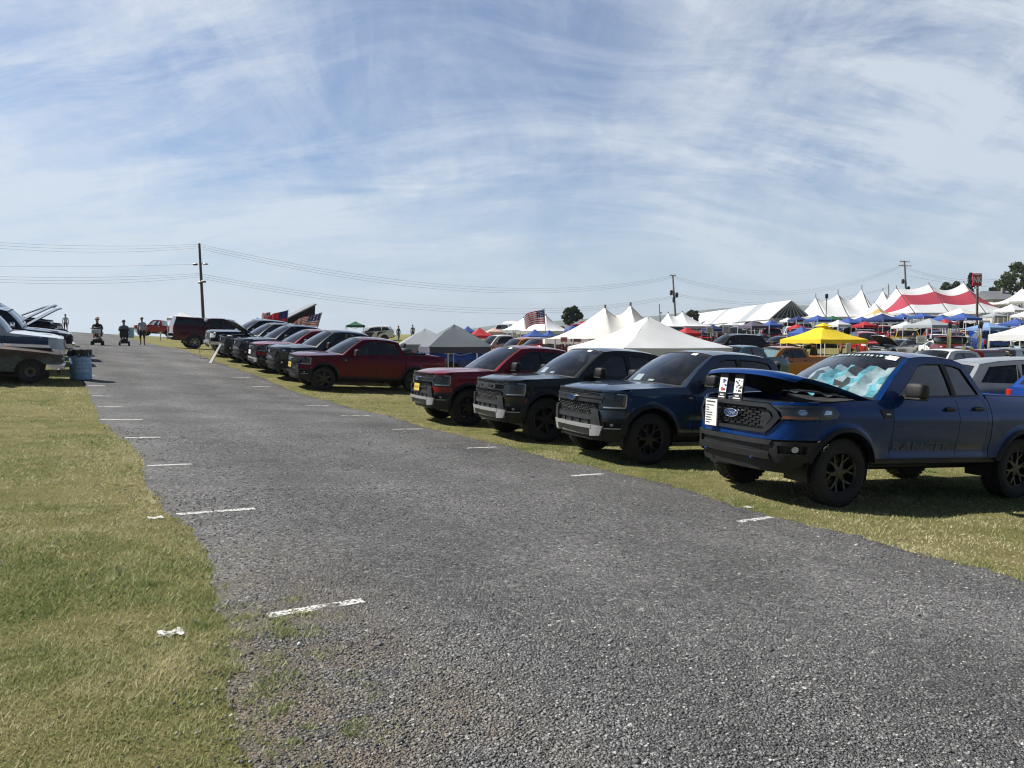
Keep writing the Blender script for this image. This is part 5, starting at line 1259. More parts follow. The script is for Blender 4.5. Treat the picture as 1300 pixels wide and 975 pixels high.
def canopy(label, col, Y, px, pk, ev, wpx, yaw=.35, depth=None, val=.22, legs='leg_white', group=GP, vent=False, side=None, cave=.22):
    """peak at picture column px; pk, ev: picture rows of peak and eave; wpx: overall width in the picture"""
    x = xat(px, Y, ev); zg = float(ground(x, Y)); ze = max(zat(ev, Y), zg+.9); zp = max(zat(pk, Y), ze+.35)
    wm = wpx/F*Y; a = wm/(abs(math.cos(yaw))+abs(math.sin(yaw))*(depth or 1)); b = a*(depth or 1)
    rt = empty('canopy_tent', Matrix.Translation((x, Y, zg)) @ Matrix.Rotation(yaw, 4, 'Z')); tag(rt, label, 'canopy', group)
    h, p = ze-zg, zp-zg; top = MB().use(col); n = 9
    cs = [(-a/2, -b/2), (a/2, -b/2), (a/2, b/2), (-a/2, b/2)]
    rdg = max(0, (a-b)/2*.5) if a > b else 0
    for i in range(4):
        q0, q1 = cs[i], cs[(i+1) % 4]; P = []
        for k in range(n+1):
            t = k/n; row = []
            for j in range(n+1):
                s = j/n; ex, ey = q0[0]+(q1[0]-q0[0])*s, q0[1]+(q1[1]-q0[1])*s
                sag = .05*math.sin(PI*s)*(1-t)*math.sin(PI*min(1, t+.25)); z = h+(p-h)*(t-cave*math.sin(PI*t)*(.5+.5*abs(2*s-1))*.5)-sag*.6+.012*math.sin(9*s*t+7*i)
                row.append((ex*(1-t), ey*(1-t), z))
            P.append(row)
        top.grid(P)
    top.build('top', rt, smooth=25)
    vb = MB().use(side or col)
    for i in range(4):
        q0, q1 = cs[i], cs[(i+1) % 4]
        vb.grid([[(q0[0]*(1+g)+(q1[0]-q0[0])*(1+g)*j/10, q0[1]*(1+g)+(q1[1]-q0[1])*(1+g)*j/10, h-val*d+.015*math.sin(j*2.2+i)*d) for j in range(11)] for d, g in ((0, .0), (1, .004))])
    vb.build('valance', rt, smooth=25)
    for q in cs:
        lb = MB().use(legs); lb.box((q[0]*.985, q[1]*.985, (h-.03)/2), (.05, .05, h-.03), .006); lb.box((q[0]*.985, q[1]*.985, .012), (.14, .14, .02)); lb.build('leg', rt)
    fr = MB().use(legs)
    for i in range(4):
        q0, q1 = cs[i], cs[(i+1) % 4]; k = .97; fr.tube([(q0[0]*k, q0[1]*k, h-.06), ((q0[0]+q1[0])/2*k, (q0[1]+q1[1])/2*k, h-.36), (q1[0]*k, q1[1]*k, h-.06)], .016, 5)
    fr.build('frame', rt)
    if vent:
        vt = MB().use(col); r = .22
        for i in range(4):
            q0, q1 = cs[i], cs[(i+1) % 4]; vt.add([(q0[0]*r, q0[1]*r, p-(p-h)*r+.10), (q1[0]*r, q1[1]*r, p-(p-h)*r+.10), (0, 0, p+.10)], [(0, 1, 2)])
        vt.build('vent_cap', rt, smooth=0)
    return rt
canopy('large white canopy with gray shaded valance behind the slate blue pickup', 'cloth_white', 23, 822, 402, 441, 198, .42, .85, .45)
canopy('bright yellow canopy with vent cap behind the orange pickup', 'cloth_yellow', 40, 1045, 412, 431, 96, .38, .9, .22, vent=True)
canopy('pale gray tarp canopy left of the darker gray one', 'cloth_light_gray', 34, 540, 417, 437, 76, .2, .9, .3, cave=-.05)
canopy('gray canopy with dark valance behind the dark red pickup', 'cloth_gray', 31, 577, 412, 440, 96, .30, .9, .26, side='cloth_purple', cave=-.10)
canopy('coral red canopy right of the gray ones', 'cloth_red', 52, 609, 416, 426, 36, .3)
canopy('small blue canopy peeping over the gray one', 'cloth_blue', 60, 594, 414, 421, 22, .3)
canopy('pinkish white flat canopy beside the coral red one', 'cloth_pink', 70, 627, 416, 421, 24, .3)
canopy('blue canopy left of the flag pole', 'cloth_blue', 56, 679, 418, 427, 34, .3)
canopy('blue canopy just right of the flag pole', 'cloth_blue', 58, 697, 419, 428, 30, .5)
canopy('blue canopy below the lone tree', 'cloth_blue', 66, 727, 412, 419, 22, .3)
canopy('red canopy behind the large white one', 'cloth_red', 46, 872, 415, 423, 34, .4)
canopy('gray purple canopy under the long gabled tent', 'cloth_purple', 66, 956, 407, 414, 34, .35)
canopy('blue canopy next to the gray purple one', 'cloth_blue', 67, 979, 406, 413, 24, .3)
canopy('navy canopy before the gable end', 'cloth_navy', 88, 1013, 401, 406, 22, .3)
canopy('blue canopy right of the gable end', 'cloth_blue', 86, 1038, 400, 406, 30, .4)
canopy('dark green canopy between blue ones', 'cloth_green', 88, 1057, 401, 406, 28, .3)
canopy('red and white canopy left of the yellow one', 'cloth_red', 72, 1012, 411, 416, 22, .3)
canopy('blue canopy half behind the yellow one', 'cloth_blue', 58, 1018, 414, 423, 34, .5)
canopy('blue canopy above the yellow one', 'cloth_blue', 76, 1077, 403, 410, 40, .4)
canopy('bright blue canopy beside the navy one on the right', 'cloth_blue', 84, 1094, 402, 407, 26, .3)
canopy('wide navy canopy below the striped marquee', 'cloth_navy', 74, 1120, 398, 406, 44, .35)
canopy('blue canopy at the foot of the striped marquee', 'cloth_blue', 84, 1170, 397, 402, 30, .4)
canopy('blue canopy left of the sign pole', 'cloth_blue', 72, 1196, 399, 406, 28, .3)
canopy('blue canopy with white star reaching the sign pole', 'cloth_blue', 70, 1222, 397, 404, 40, .4)
canopy('cream canopy in front of the striped marquee', 'cloth_cream', 92, 1219, 391, 399, 44, .4)
canopy('pale gray canopy over the light blue car', 'cloth_light_gray', 60, 1180, 404, 413, 54, .35)
canopy('blue flat canopy right of the sign pole', 'cloth_pale_blue', 56, 1254, 409, 416, 42, .3)
canopy('white canopy at the right edge with deep valance', 'cloth_white', 36, 1308, 409, 425, 84, .4, 1, .3)
canopy('white canopy between the sign and the building', 'cloth_white', 80, 1284, 386, 394, 36, .35)
canopy('small white canopy at the right edge', 'cloth_white', 72, 1306, 393, 400, 34, .3)
canopy('green canopy on the left skyline', 'cloth_green', 78, 451, 408, 413, 28, .3)
canopy('white canopy behind the capped dark red pickup', 'cloth_white', 66, 232, 396, 404, 40, .3, group=GP)
canopy('light blue canopy behind the navy pickup', 'cloth_pale_blue', 62, 327, 403, 409, 28, .3)
GF2 = 'small canopies deep in the show field'
for px, Y, pk, ev, w, cl, lab in ((1108, 96, 398, 403, 26, 'cloth_white', 'white canopy behind the wide navy one'), (1146, 90, 398, 403, 26, 'cloth_blue', 'blue canopy right of the wide navy one'), (1150, 66, 408, 414, 30, 'cloth_white', 'white canopy left of the pale gray one'),
    (1098, 70, 408, 413, 26, 'cloth_red', 'red canopy below the bright blue one'), (1240, 82, 402, 407, 26, 'cloth_white', 'white canopy beside the sign pole'), (1262, 92, 396, 401, 24, 'cloth_light_gray', 'light gray canopy beyond the sign pole'), (1290, 62, 404, 411, 36, 'cloth_blue', 'blue canopy behind the white edge canopy'),
    (1000, 94, 403, 407, 18, 'cloth_white', 'white canopy before the gabled tent'), (930, 84, 408, 413, 24, 'cloth_white', 'white canopy left of the gray purple one'), (905, 72, 412, 418, 26, 'cloth_navy', 'navy canopy below the twin peaked tent'), (1064, 66, 406, 412, 28, 'cloth_white', 'white canopy behind the yellow one'),
    (742, 62, 420, 427, 26, 'cloth_white', 'white canopy under the lone tree'), (645, 74, 417, 422, 22, 'cloth_white', 'white canopy right of the pinkish one'), (1200, 66, 405, 411, 26, 'cloth_red', 'red canopy left of the sign pole')):
    canopy(lab, cl, Y, px, pk, ev, w, .3+.1*math.sin(px), group=GF2)
GM = 'large white marquees'
def marquee(label, peaks, left, right, pk, ev, Y, dep, col='cloth_white', band=None, bands=(.34, .66), rope=True, group=GM, mast=.5, dip=.30, ex=1.35):
    """pole tent along the picture: peaks (columns), rows pk (a value or one per peak) and ev, standing at distance Y, dep metres deep"""
    xl, xr_ = xat(left, Y, ev), xat(right, Y, ev); xp = [xat(p, Y, ev) for p in peaks]; pks = pk if isinstance(pk, (list, tuple)) else [pk]*len(peaks)
    ze = zat(ev, Y-dep/2); zp = [zat(k, Y) for k in pks]; xc = (xl+xr_)/2; zg = min(float(ground(xc, Y)), ze-2.2)
    rt = empty('marquee', Matrix.Translation((xc, Y, zg))); tag(rt, label, 'marquee', group)
    zd = min(zp)-(min(zp)-ze)*dip
    def ridge(x):
        if x <= xp[0]: t = (x-xl)/(xp[0]-xl); return ze+(zp[0]-ze)*(t**1.55)
        if x >= xp[-1]: t = (xr_-x)/(xr_-xp[-1]); return ze+(zp[-1]-ze)*(max(t, 0)**1.55)
        for a, b, za, zb in zip(xp[:-1], xp[1:], zp[:-1], zp[1:]):
            if a <= x <= b:
                t = (x-a)/(b-a); return za+(zb-za)*t-(min(za, zb)-zd)*(1-abs(2*t-1)**1.8)
    xs = sorted(set([xl, xr_]+xp+list(np.linspace(xl, xr_, 44)))); ys = np.linspace(-1, 1, 25); mb = MB().use(col); P = []
    for x in xs:
        zr_ = ridge(x); end = min(1, (x-xl)/(xp[0]-xl+1e-6), (xr_-x)/(xr_-xp[-1]+1e-6)); hw = dep/2*(.62+.38*min(1, end*1.5)); row = []
        for t in ys: row.append((x-xc, t*hw, ze-zg+(zr_-ze)*(1-abs(t))**ex))
        P.append(row)
    if band:
        mb.use(band); bi = mb.cur; mb.use(col); ci = mb.cur
        mb.grid(P, matfn=lambda i, j: bi if bands[0] <= abs(ys[j]+ys[j+1])/2 <= bands[1] else ci)
    else: mb.grid(P)
    mb.build('roof', rt, smooth=60)
    vb = MB().use(col); H = ze-zg
    ring = [r[0] for r in P]+[(P[-1][j]) for j in range(1, 25)]+[r[-1] for r in reversed(P[:-1])]+[P[0][j] for j in range(23, -1, -1)]
    vb.grid([[(x, y, H) for x, y, _ in ring], [(x*1.001, y*1.001, H-.30+.03*math.sin(i*1.3)) for i, (x, y, _) in enumerate(ring)]]); vb.build('valance', rt, smooth=60)
    for x in xp:
        pb = MB().use('leg_gray'); i = xp.index(x); pb.tube([(x-xc, 0, 0), (x-xc, 0, zp[i]-zg+mast)], .07, 8); pb.build('mast', rt)
    for k in range(8):
        x = (xl+(xr_-xl)*(k+.5)/8)-xc
        for s in (-1, 1):
            pb = MB().use('leg_white'); pb.tube([(x, s*dep*.47, 0), (x, s*dep*.47, H)], .05, 6); pb.build('side_pole', rt)
    if rope:
        for i, x in enumerate(xp):
            q = MB().use('black'); q.tube([(x-xc, 0-.02, zp[i]-zg+.03)] + [(x-xc-.6*t, -dep/2*t, H+(zp[i]-ze)*(1-t)**ex+.04) for t in (.15, .3, .5, .75, 1)], .05, 5); q.build('seam_rope', rt)
    return rt
marquee('cream twin peaked tent rising behind the large white canopy', [768, 800], 690, 862, [390, 387], 430, 43, 6.5, 'cloth_cream', rope=False, mast=.15)
marquee('small white single peaked tent left of the big flag', [665], 633, 690, 403, 419, 72, 5, rope=False, mast=.1)
marquee('small white single peaked tent behind the big flag', [693], 656, 727, 400, 420, 68, 5, rope=False, mast=.1)
marquee('white twin peaked tent beside the round dark tree', [848, 866], 830, 906, [397, 396], 414, 78, 6, rope=False, mast=.1)
marquee('white marquee with three mast peaks left of the striped one', [1035, 1063, 1093], 1008, 1122, [378, 373, 367], 402, 112, 10, mast=.7, dip=.24, ex=1.2)
marquee('low white tent with a gold band in front of the three peaks', [1110], 1086, 1140, 384, 402, 100, 6, band='cloth_gold', bands=(.35, .6), rope=False, mast=.1)
marquee('white twin peaked tent behind the striped marquee', [1120, 1137], 1098, 1165, [369, 366], 394, 132, 8, rope=False, mast=.5)
marquee('huge white marquee with a broad red band along its roof', [1137, 1178, 1222], 1108, 1284, [366, 361, 359], 397, 106, 12, band='cloth_stripe', bands=(.26, .64), mast=.3, dip=.11, ex=1.02)
marquee('white high peaked tent at the right edge by the trees', [1297], 1268, 1330, 366, 382, 120, 8, rope=False, mast=.3)
# long clear-span tent with glazed gable
Y0, Y1 = 110, 172; xa = xat(1004, Y0, 381); hw = (xat(1030, Y0)-xat(977, Y0))/2; zp = zat(381, Y0); ze = zat(404, Y0); zg = float(ground(xa, Y0))
t = empty('gable_tent', Matrix.Translation((xa, Y0, min(zg, ze-2)))); tag(t, 'long white gabled tent with dark striped gable end', 'marquee', GM); b = t.location.z
mb = MB().use('cloth_white'); mb.use('cloth_light_gray'); cg = mb.cur; mb.use('cloth_white'); cw = mb.cur
for s in (-1, 1): mb.grid([[(s*hw*k*1.06, (Y1-Y0)*j/28-.3, zp-b-(zp-ze)*k*1.06+.05*math.sin(PI*k)) for j in range(29)] for k in np.linspace(0, 1, 5)], matfn=lambda i, j: cg if j in (5, 6, 14) else cw)
mb.build('roof', t, smooth=30)
mb = MB().use('gunmetal'); mb.add([(-hw, 0, ze-b), (hw, 0, ze-b), (0, 0, zp-b-.1)], [(0, 1, 2)]); mb.build('gable', t, smooth=0)
for i in range(9):
    a = -hw*.92+hw*1.84*i/8; mb = MB().use('cloth_light_gray'); mb.tube([(0, -.05, zp-b-.2), (a, -.05, ze-b+.02)], .09, 5); mb.build('gable_strut', t)
for s in (-1, 1):
    mb = MB().use('cloth_white'); mb.box((s*hw, (Y1-Y0)/2, (ze-b)/2+.0), (.06, Y1-Y0-.2, ze-b-.04)); mb.build('side_wall', t)
# ------------------------------------------------------------------ poles, wires, signs
pbr('pole_wood', (.085, .07, .06), .9, vary=.35, vscale=4, bump=.4, bscale=30); pbr('pole_gray', (.20, .19, .18), .85, vary=.25); pbr('insulator', (.25, .25, .26), .3); pbr('wire', (.03, .03, .035), .6)
def pole(label, px0, py0, px1, py1, Y, r, arms=(), mat='pole_wood', extras=()):
    x0, x1 = xat(px0, Y, py0), xat(px1, Y, py1); z1 = zat(py1, Y); zg = float(ground(x0, Y)); H = z1-zg
    rt = empty('utility_pole', Matrix.Translation((x0, Y, zg))); tag(rt, label, 'utility pole', 'wooden utility poles')
    mb = MB().use(mat); mb.tube([((x1-x0)*k, 0, H*k-.3*(k == 0)) for k in (0, .5, 1)], [r, r*.85, r*.65], 12); mb.build('shaft', rt)
    for f_, w, yw in arms:
        a = MB().use(mat); a.box(((x1-x0)*f_, -.14, H*f_), (w, .11, .13), .01, Matrix.Rotation(yw, 3, 'Z')); o = a.build('crossarm', rt)
        for k in (-.45, -.2, .2, .45):
            q = MB().use('insulator'); q.lathe([(0, 0), (.05, 0), (.07, .08), (.03, .2), (0, .2)], 8, 'z', ((x1-x0)*f_+w*k*math.cos(yw), -.14+w*k*math.sin(yw), H*f_+.06)); q.build('insulator', o)
    for kind, f_, off in extras:
        q = MB().use('gunmetal' if kind != 'lamp' else 'insulator')
        if kind == 'transformer': q.lathe([(0, -.5), (.26, -.5), (.28, -.4), (.28, .35), (.2, .45), (0, .5)], 14, 'z', ((x1-x0)*f_+off, -.1, H*f_)); q.build('transformer', rt)
        elif kind == 'lamp': q.tube([((x1-x0)*f_, 0, H*f_), ((x1-x0)*f_+off*.6, -.1, H*f_+.25), ((x1-x0)*f_+off, -.15, H*f_+.2)], .04, 6); q.box(((x1-x0)*f_+off*1.2, -.15, H*f_+.14), (.55, .3, .16), .06); q.build('lamp_head', rt)
        else: q.box(((x1-x0)*f_+off, -.2, H*f_), (.5, .3, .22), .05); q.build('junction_box', rt)
    return rt
PA, PB, PC = 82, 135, 150
pole('dark utility pole on the left skyline beyond the pickups', 259.5, 430, 253, 309, PA, .19, (), extras=(('box', .59, .0), ('box', .60, .35), ('lamp', .77, .55), ('box', .78, -.5)))
pole('utility pole between the white tents in the middle', 859, 415, 854, 349, PB, .24, ((.985, 1.2, 0),), 'pole_gray', (('transformer', .70, -.5), ('transformer', .66, .5), ('transformer', .58, -.1)))
pole('short thin pole left of the middle utility pole', 839, 412, 837, 386, 140, .13, (), 'pole_gray', (('box', .7, .15),))
pole('utility pole with two crossarms above the striped marquee', 1154, 412, 1148, 331, PC, .26, ((.985, 2.6, .3), (.93, 3.4, .3)), 'pole_gray', (('transformer', .72, -.6), ('transformer', .62, .5), ('transformer', .5, -.6), ('box', .4, .5)))
pole('short pole left of the two crossarm pole', 1130, 405, 1128, 361, 160, .15, (), 'pole_gray')
def wires(label, a, b, sag, n=1, r=.022, gap=.25):
    """a, b: (column, row, distance); sag in metres"""
    for i in range(n):
        pa = Vector((xat(a[0], a[2], a[1]), a[2]+.0, zat(a[1], a[2])-gap*i)); pb = Vector((xat(b[0], b[2], b[1]), b[2], zat(b[1], b[2])-gap*i*.9))
        mb = MB().use('wire'); N_ = 40; mb.tube([pa.lerp(pb, k/N_) - Vector((0, 0, (sag+.12*i)*4*(k/N_)*(1-k/N_))) for k in range(N_+1)], r, 4, False)
        o = mb.build('overhead_wire', smooth=60); tag(o, label, 'wire', label)
wires('upper bundle of wires left of the dark pole', (-60, 304, 70), (253, 310, PA), .4, 3, .009, .22)
wires('lone faint wire left of the dark pole', (-60, 337, 70), (256, 335, PA), .2, 1, .008)
wires('lower bundle of wires left of the dark pole', (-60, 349, 70), (256, 347, PA), .35, 3, .010, .22)
wires('upper bundle of wires from the dark pole to the middle pole', (253, 310, PA), (854, 350, PB), 3.6, 3, .012, .25)
wires('lower bundle of wires from the dark pole to the middle pole', (256, 348, PA), (857, 375, PB), 3.2, 3, .012, .25)
wires('wires from the middle pole to the two crossarm pole', (854, 350, PB), (1147, 335, PC), 4.2, 3, .012, .25)
wires('lower wires from the middle pole to the short right pole', (857, 373, PB), (1129, 364, 160), 2.6, 2, .015, .3)
wires('wires running right from the two crossarm pole', (1148, 338, PC), (1400, 310, 130), 4.5, 2, .015, .3)
wires('slack wire running right behind the striped marquee', (1152, 350, PC), (1330, 366, 140), .8, 1, .015)
def post(px, Y, top, r, rt, mat='black'):
    x = xat(px, Y); zg = float(ground(x, Y)); z = zat(top, Y); return x, zg, z
pbr('sign_red', (.40, .03, .05), .5); pbr('sign_white', (.78, .78, .78), .5)
Y = 78; x = xat(1240, Y, 400); zg = float(ground(x, Y)); zt = zat(347, Y); zb = zat(363, Y)
s = empty('tall_sign', Matrix.Translation((x, Y, zg))); tag(s, 'tall red and white letter sign on a dark pole', 'sign')
mb = MB().use('pole_wood'); mb.tube([(.1, 0, -.2), (0, .12, zt-zg-.2)], .12, 10); mb.build('pole', s)
mb = MB().use('sign_red'); H = zt-zb; mb.box((-.12, 0, (zt+zb)/2-zg), (1.0, .12, H), .02); o = mb.build('panel', s)
mb = MB().use('sign_white'); lettering(mb, 'NK', .92, lambda a, b_: (-.12+a*.70, -.065, (zt+zb)/2-zg+b_-.04), 0, .018); mb.build('lettering', o, smooth=0)
mb = MB().use('sign_white'); mb.box((-.12, -.07, zt-zg-.12), (.85, .02, .10), .0); mb.box((-.25, -.01, zb-zg-.22), (.5, .1, .16), .01); mb.build('border_strip', o)
Y = 90; x = xat(1048, Y); zg = float(ground(x, Y)); s = empty('speaker_post', Matrix.Translation((x, Y, zg))); tag(s, 'slim gray post with a boxy head before the three peaked marquee', 'post')
zt = zat(374, Y); mb = MB().use('pole_gray'); mb.tube([(0, 0, -.1), (0, 0, zt-zg-.3)], .06, 8); mb.build('pole', s); mb = MB().use('gunmetal'); mb.box((0, 0, zt-zg-.2), (.32, .3, .55), .04); mb.build('head', s)
def placard(label, px, py, Y, w, h, mats=('paper', 'ink'), stand=True):
    x = xat(px, Y, py); zg = float(ground(x, Y)); z = zat(py, Y); r_ = empty('placard', Matrix.Translation((x, Y, zg)) @ Matrix.Rotation(-.15, 4, 'Z')); tag(r_, label, 'sign')
    mb = MB().use(mats[0]); mb.box((0, 0, z-zg), (w, .03, h), .004); o = mb.build('board', r_); q = MB().use(mats[1])
    for i in range(5): q.box((-.02, -.017, z-zg+h*(.32-.15*i)), (w*(.5+.25*((i*7) % 3)/2), .004, h*.055))
    q.build('print', o)
    mb = MB().use('leg_gray'); mb.tube([(-w*.3, .03, 0), (-w*.3, .03, z-zg)], .02, 6); mb.tube([(w*.3, .03, 0), (w*.3, .03, z-zg)], .02, 6); mb.build('stand', r_)
placard('white show board beside the silver coupe', 1170, 431, 52, .68, .55)
placard('tall yellow and white board under the yellow canopy', 1077, 443, 38, .24, .62, ('sign_white', 'cloth_yellow'))
placard('small white board by the white car with raised hood', 1205, 424, 50, .3, .3)
placard('orange board in front of the cream twin peaked tent', 716, 431, 40, .38, .26, ('cloth_pink', 'red_ink'))
placard('gray banner board right of the orange one', 731, 432, 40, .6, .18, ('cloth_light_gray', 'red_ink'))
placard('white board above the dark suv', 922, 418, 56, .55, .5)
placard('beige board left of the white one above the dark suv', 901, 419, 57, .5, .5, ('cloth_cream', 'ink'))
# ------------------------------------------------------------------ flags
pbr('flag_red', (.48, .03, .05), .8, trans=.2); pbr('flag_white', (.72, .72, .70), .8, trans=.2); pbr('flag_blue', (.025, .035, .16), .8, trans=.2)
def flag(label, base, top, w, h, droop, kind='stripes', Y=47, side=-1, roll=0.0):
    x0, x1 = xat(base[0], Y, base[1]), xat(top[0], Y, top[1]); z0, z1 = zat(base[1], Y), zat(top[1], Y)
    r_ = empty('flag', Matrix.Translation((x0, Y, z0))); tag(r_, label, 'flag', 'flags flown on poles')
    mb = MB().use('leg_gray'); mb.tube([(0, 0, 0), (x1-x0, 0, z1-z0)], .02, 6); mb.build('pole', r_)
    mb = MB()
    for n_ in ('flag_red', 'flag_white', 'flag_blue'): mb.use(n_)
    top_ = Vector((x1-x0, 0, z1-z0)); dn = (Vector((0, 0, 0))-top_).normalized(); nx, nz = 20, 26; P = []
    for i in range(nx+1):
        s = i/nx; row = []
        for j in range(nz+1):
            t = j/nz; p = top_ + dn*(h*t+.02) + Vector((side*w*s, 0, 0))
            p.z -= droop*s*s*.8 + droop*.35*math.sin(s*6+t)*.3; p.y += .09*math.sin(s*9+t*2.2)*s+.03*math.sin(s*17)
            p.z += .05*math.sin(s*8+t)*s; row.append(p)
        P.append(row)
    def f_(i, j):
        s, t = (i+.5)/nx, (j+.5)/nz
        if kind == 'stripes':
            if s < .42 and t < 7/13: return 1 if (i % 2 == 0 and j % 3 == 1) else 2
            return 0 if int(t*13) % 2 == 0 else 1
        if s < .38 and t < .5: return 2
        return 0 if t < .72 else (1 if s > .3 else 0)
    mb.grid(P, matfn=f_); mb.build('cloth', r_, smooth=80)
flag('big american flag streaming above the small peaked tents', (694, 446), (691, 392), 1.2, .85, .55, Y=44)
flag('american flag on a slanted pole beside the rooftop tent', (402, 420), (409, 396), 2.0, .85, 1.1, Y=46)
flag('red flag with blue corner before the rooftop tent', (363, 420), (366, 393), 1.35, .95, .7, 'plain', Y=45)
flag('small american flag left of the rooftop tent', (342, 419), (343, 396), .5, .4, .12, Y=45.5)
# ------------------------------------------------------------------ building, trees, hills
pbr('roof_gray', (.14, .15, .17), .8); pbr('wall_pale', (.45, .44, .41), .8); pbr('brick_red', (.25, .09, .06), .85)
Y = 135; x = xat(1272, Y); zg = float(ground(x, Y)); b_ = empty('low_building', Matrix.Translation((x, Y, zg))); tag(b_, 'low building with gray pitched roof by the right trees', 'building')
zr_ = zat(368, Y)-zg; ze = zat(380, Y)-zg
mb = MB().use('wall_pale'); mb.box((0, 3, ze/2), (4, 6, ze)); mb.build('wall', b_, smooth=0)
mb = MB().use('roof_gray'); mb.add([(-2.4, -.4, ze), (2.4, -.4, ze), (2.4, 6.4, ze), (-2.4, 6.4, ze), (-2.4, 3, zr_), (2.4, 3, zr_)], [(0, 1, 5, 4), (2, 3, 4, 5), (1, 2, 5), (3, 0, 4)]); ro = mb.build('roof', b_, smooth=0)
mb = MB().use('pole_gray'); mb.box((1.3, 2.2, zr_+.0), (.5, .5, 1.1)); mb.build('chimney', ro, smooth=0)
for k in range(4):
    mb = MB().use('glass_dark'); mb.box((-1.5+k*1.0, -.03, ze*.55), (.6, .06, 1.1)); mb.build('window', b_, smooth=0)
def leaf_mat(name, dark, light):
    m, nt = nodes(name); MATS[name] = m; g = N(nt, 'ShaderNodeNewGeometry'); p = N(nt, 'ShaderNodeBsdfPrincipled')
    n = noise(nt, g.outputs['Position'], .9, 2); r = ramp(nt, [(.2, dark), (.8, light)], math_(nt, 'ADD', math_(nt, 'MULTIPLY', g.outputs['Random Per Island'], .55), math_(nt, 'MULTIPLY', n.outputs[0], .5)))
    L(nt, r.outputs[0], p.inputs['Base Color']); p.inputs['Roughness'].default_value = .6
    t = N(nt, 'ShaderNodeBsdfTranslucent'); L(nt, r.outputs[0], t.inputs[0]); mx = N(nt, 'ShaderNodeMixShader'); mx.inputs[0].default_value = .3
    L(nt, p.outputs[0], mx.inputs[1]); L(nt, t.outputs[0], mx.inputs[2]); finish(nt, mx.outputs[0])
leaf_mat('leaf_dark', (.010, .022, .010), (.045, .075, .022)); leaf_mat('leaf_mid', (.018, .035, .012), (.075, .11, .03)); leaf_mat('needle', (.006, .016, .010), (.022, .045, .022))
pbr('bark', (.07, .055, .042), .95, vary=.4, vscale=6, bump=.6, bscale=20)
def tree(label, px, base, top, wpx, Y, leaf='leaf_dark', seed=1, conifer=False, sparse=.0):
    x = xat(px, Y, base); zg = float(ground(x, Y)); z1 = zat(top, Y); H = z1-zg; Wm = wpx/F*Y; rg = np.random.default_rng(seed); rr = random.Random(seed)
    r_ = empty('tree', Matrix.Translation((x, Y, zg))); tag(r_, label, 'tree', 'trees on the skyline')
    tk = MB().use('bark'); tk.tube([(0, 0, -.3), (.1, 0, H*.3), (.0, .1, H*.62)], [H*.032, H*.024, H*.010], 10)
    cl = []
    if conifer:
        for k in range(26):
            f_ = k/25; z = H*(.12+.86*f_); rad = Wm/2*(1-f_)**.9+.1
            for a in range(max(3, int(9*(1-f_)))):
                an = rr.random()*6.28; q = rr.uniform(.35, 1); cl.append((rad*q*math.cos(an), rad*q*math.sin(an), z-rad*q*.25, .28+rad*.13))
    else:
        cz = H*.62
        for k in range(34):
            an = rr.random()*6.28; el_ = math.asin(rr.uniform(-.75, 1)); q = rr.uniform(.35, 1)**.6
            cl.append((Wm/2*.80*q*math.cos(el_)*math.cos(an), Wm/2*.80*q*math.cos(el_)*math.sin(an), cz+H*.33*q*math.sin(el_), Wm*rr.uniform(.07, .145)))
        for c_ in cl[:14]: tk.tube([(0, 0, H*.28+H*.2*rr.random()), (c_[0]*.5, c_[1]*.5, c_[2]*.55+H*.2), c_[:3]], [H*.013, H*.008, H*.003], 6)
    tk.build('trunk', r_)
    vs = []; ls = .16+Wm*.014
    for (cx, cy_, cz, rad) in cl:
        n = int((150 if not conifer else 34)*(1-sparse)); d = rg.normal(size=(n, 3)); d /= np.linalg.norm(d, axis=1)[:, None]; c_ = np.array([cx, cy_, cz])+d*(rad*rg.uniform(.35, 1.08, n)**.7)[:, None]*np.array([1, 1, .8])
        a = rg.normal(size=(n, 3)); a /= np.linalg.norm(a, axis=1)[:, None]; b_2 = np.cross(a, rg.normal(size=(n, 3))); b_2 /= np.linalg.norm(b_2, axis=1)[:, None]
        s = ls*rg.uniform(.6, 1.4, n)[:, None]; vs.append(np.stack([c_-a*s, c_+b_2*s*.55, c_+a*s, c_-b_2*s*.55], 1).reshape(-1, 3))
    v = np.concatenate(vs); me = bpy.data.meshes.new('crown'); me.from_pydata(v.tolist(), [], np.arange(len(v)).reshape(-1, 4).tolist()); me.materials.append(MATS[leaf])
    o = bpy.data.objects.new('crown', me); o.parent = r_; COL.objects.link(o)
tree('lone airy tree above the blue canopies', 726, 418, 389, 34, 118, 'leaf_dark', 3, sparse=.35)
tree('round dark bushy tree beside the middle utility pole', 878, 410, 392, 22, 150, 'leaf_dark', 5)
tree('broad dark tree behind the striped marquee', 1214, 392, 349, 46, 165, 'leaf_dark', 8)
tree('narrow conifer beside the tall red sign', 1231, 392, 346, 24, 160, 'needle', 9, conifer=True)
tree('small round tree left of the big right tree', 1263, 385, 354, 22, 170, 'leaf_dark', 11)
tree('big green tree at the right edge', 1298, 395, 325, 66, 140, 'leaf_mid', 12)
tree('leafy tree cut by the right picture edge', 1330, 395, 322, 60, 150, 'leaf_mid', 14)
tree('low bush peeping between two mast peaks', 1081, 395, 376, 14, 150, 'leaf_dark', 16)
tree('dark tree beyond the end of the left row', 70, 428, 414, 16, 105, 'leaf_dark', 17)
pbr('far_forest', (.050, .072, .040), .95, vary=.3, vscale=.006)
hb = MB().use('far_forest'); Yh = 3200; prof = ([380, 560, 600, 652, 706, 748, 826, 885, 930, 1017, 1100, 1300, 1700], [430, 424, 417, 411, 407, 404, 402, 395, 391, 387, 388, 392, 402])
P = []
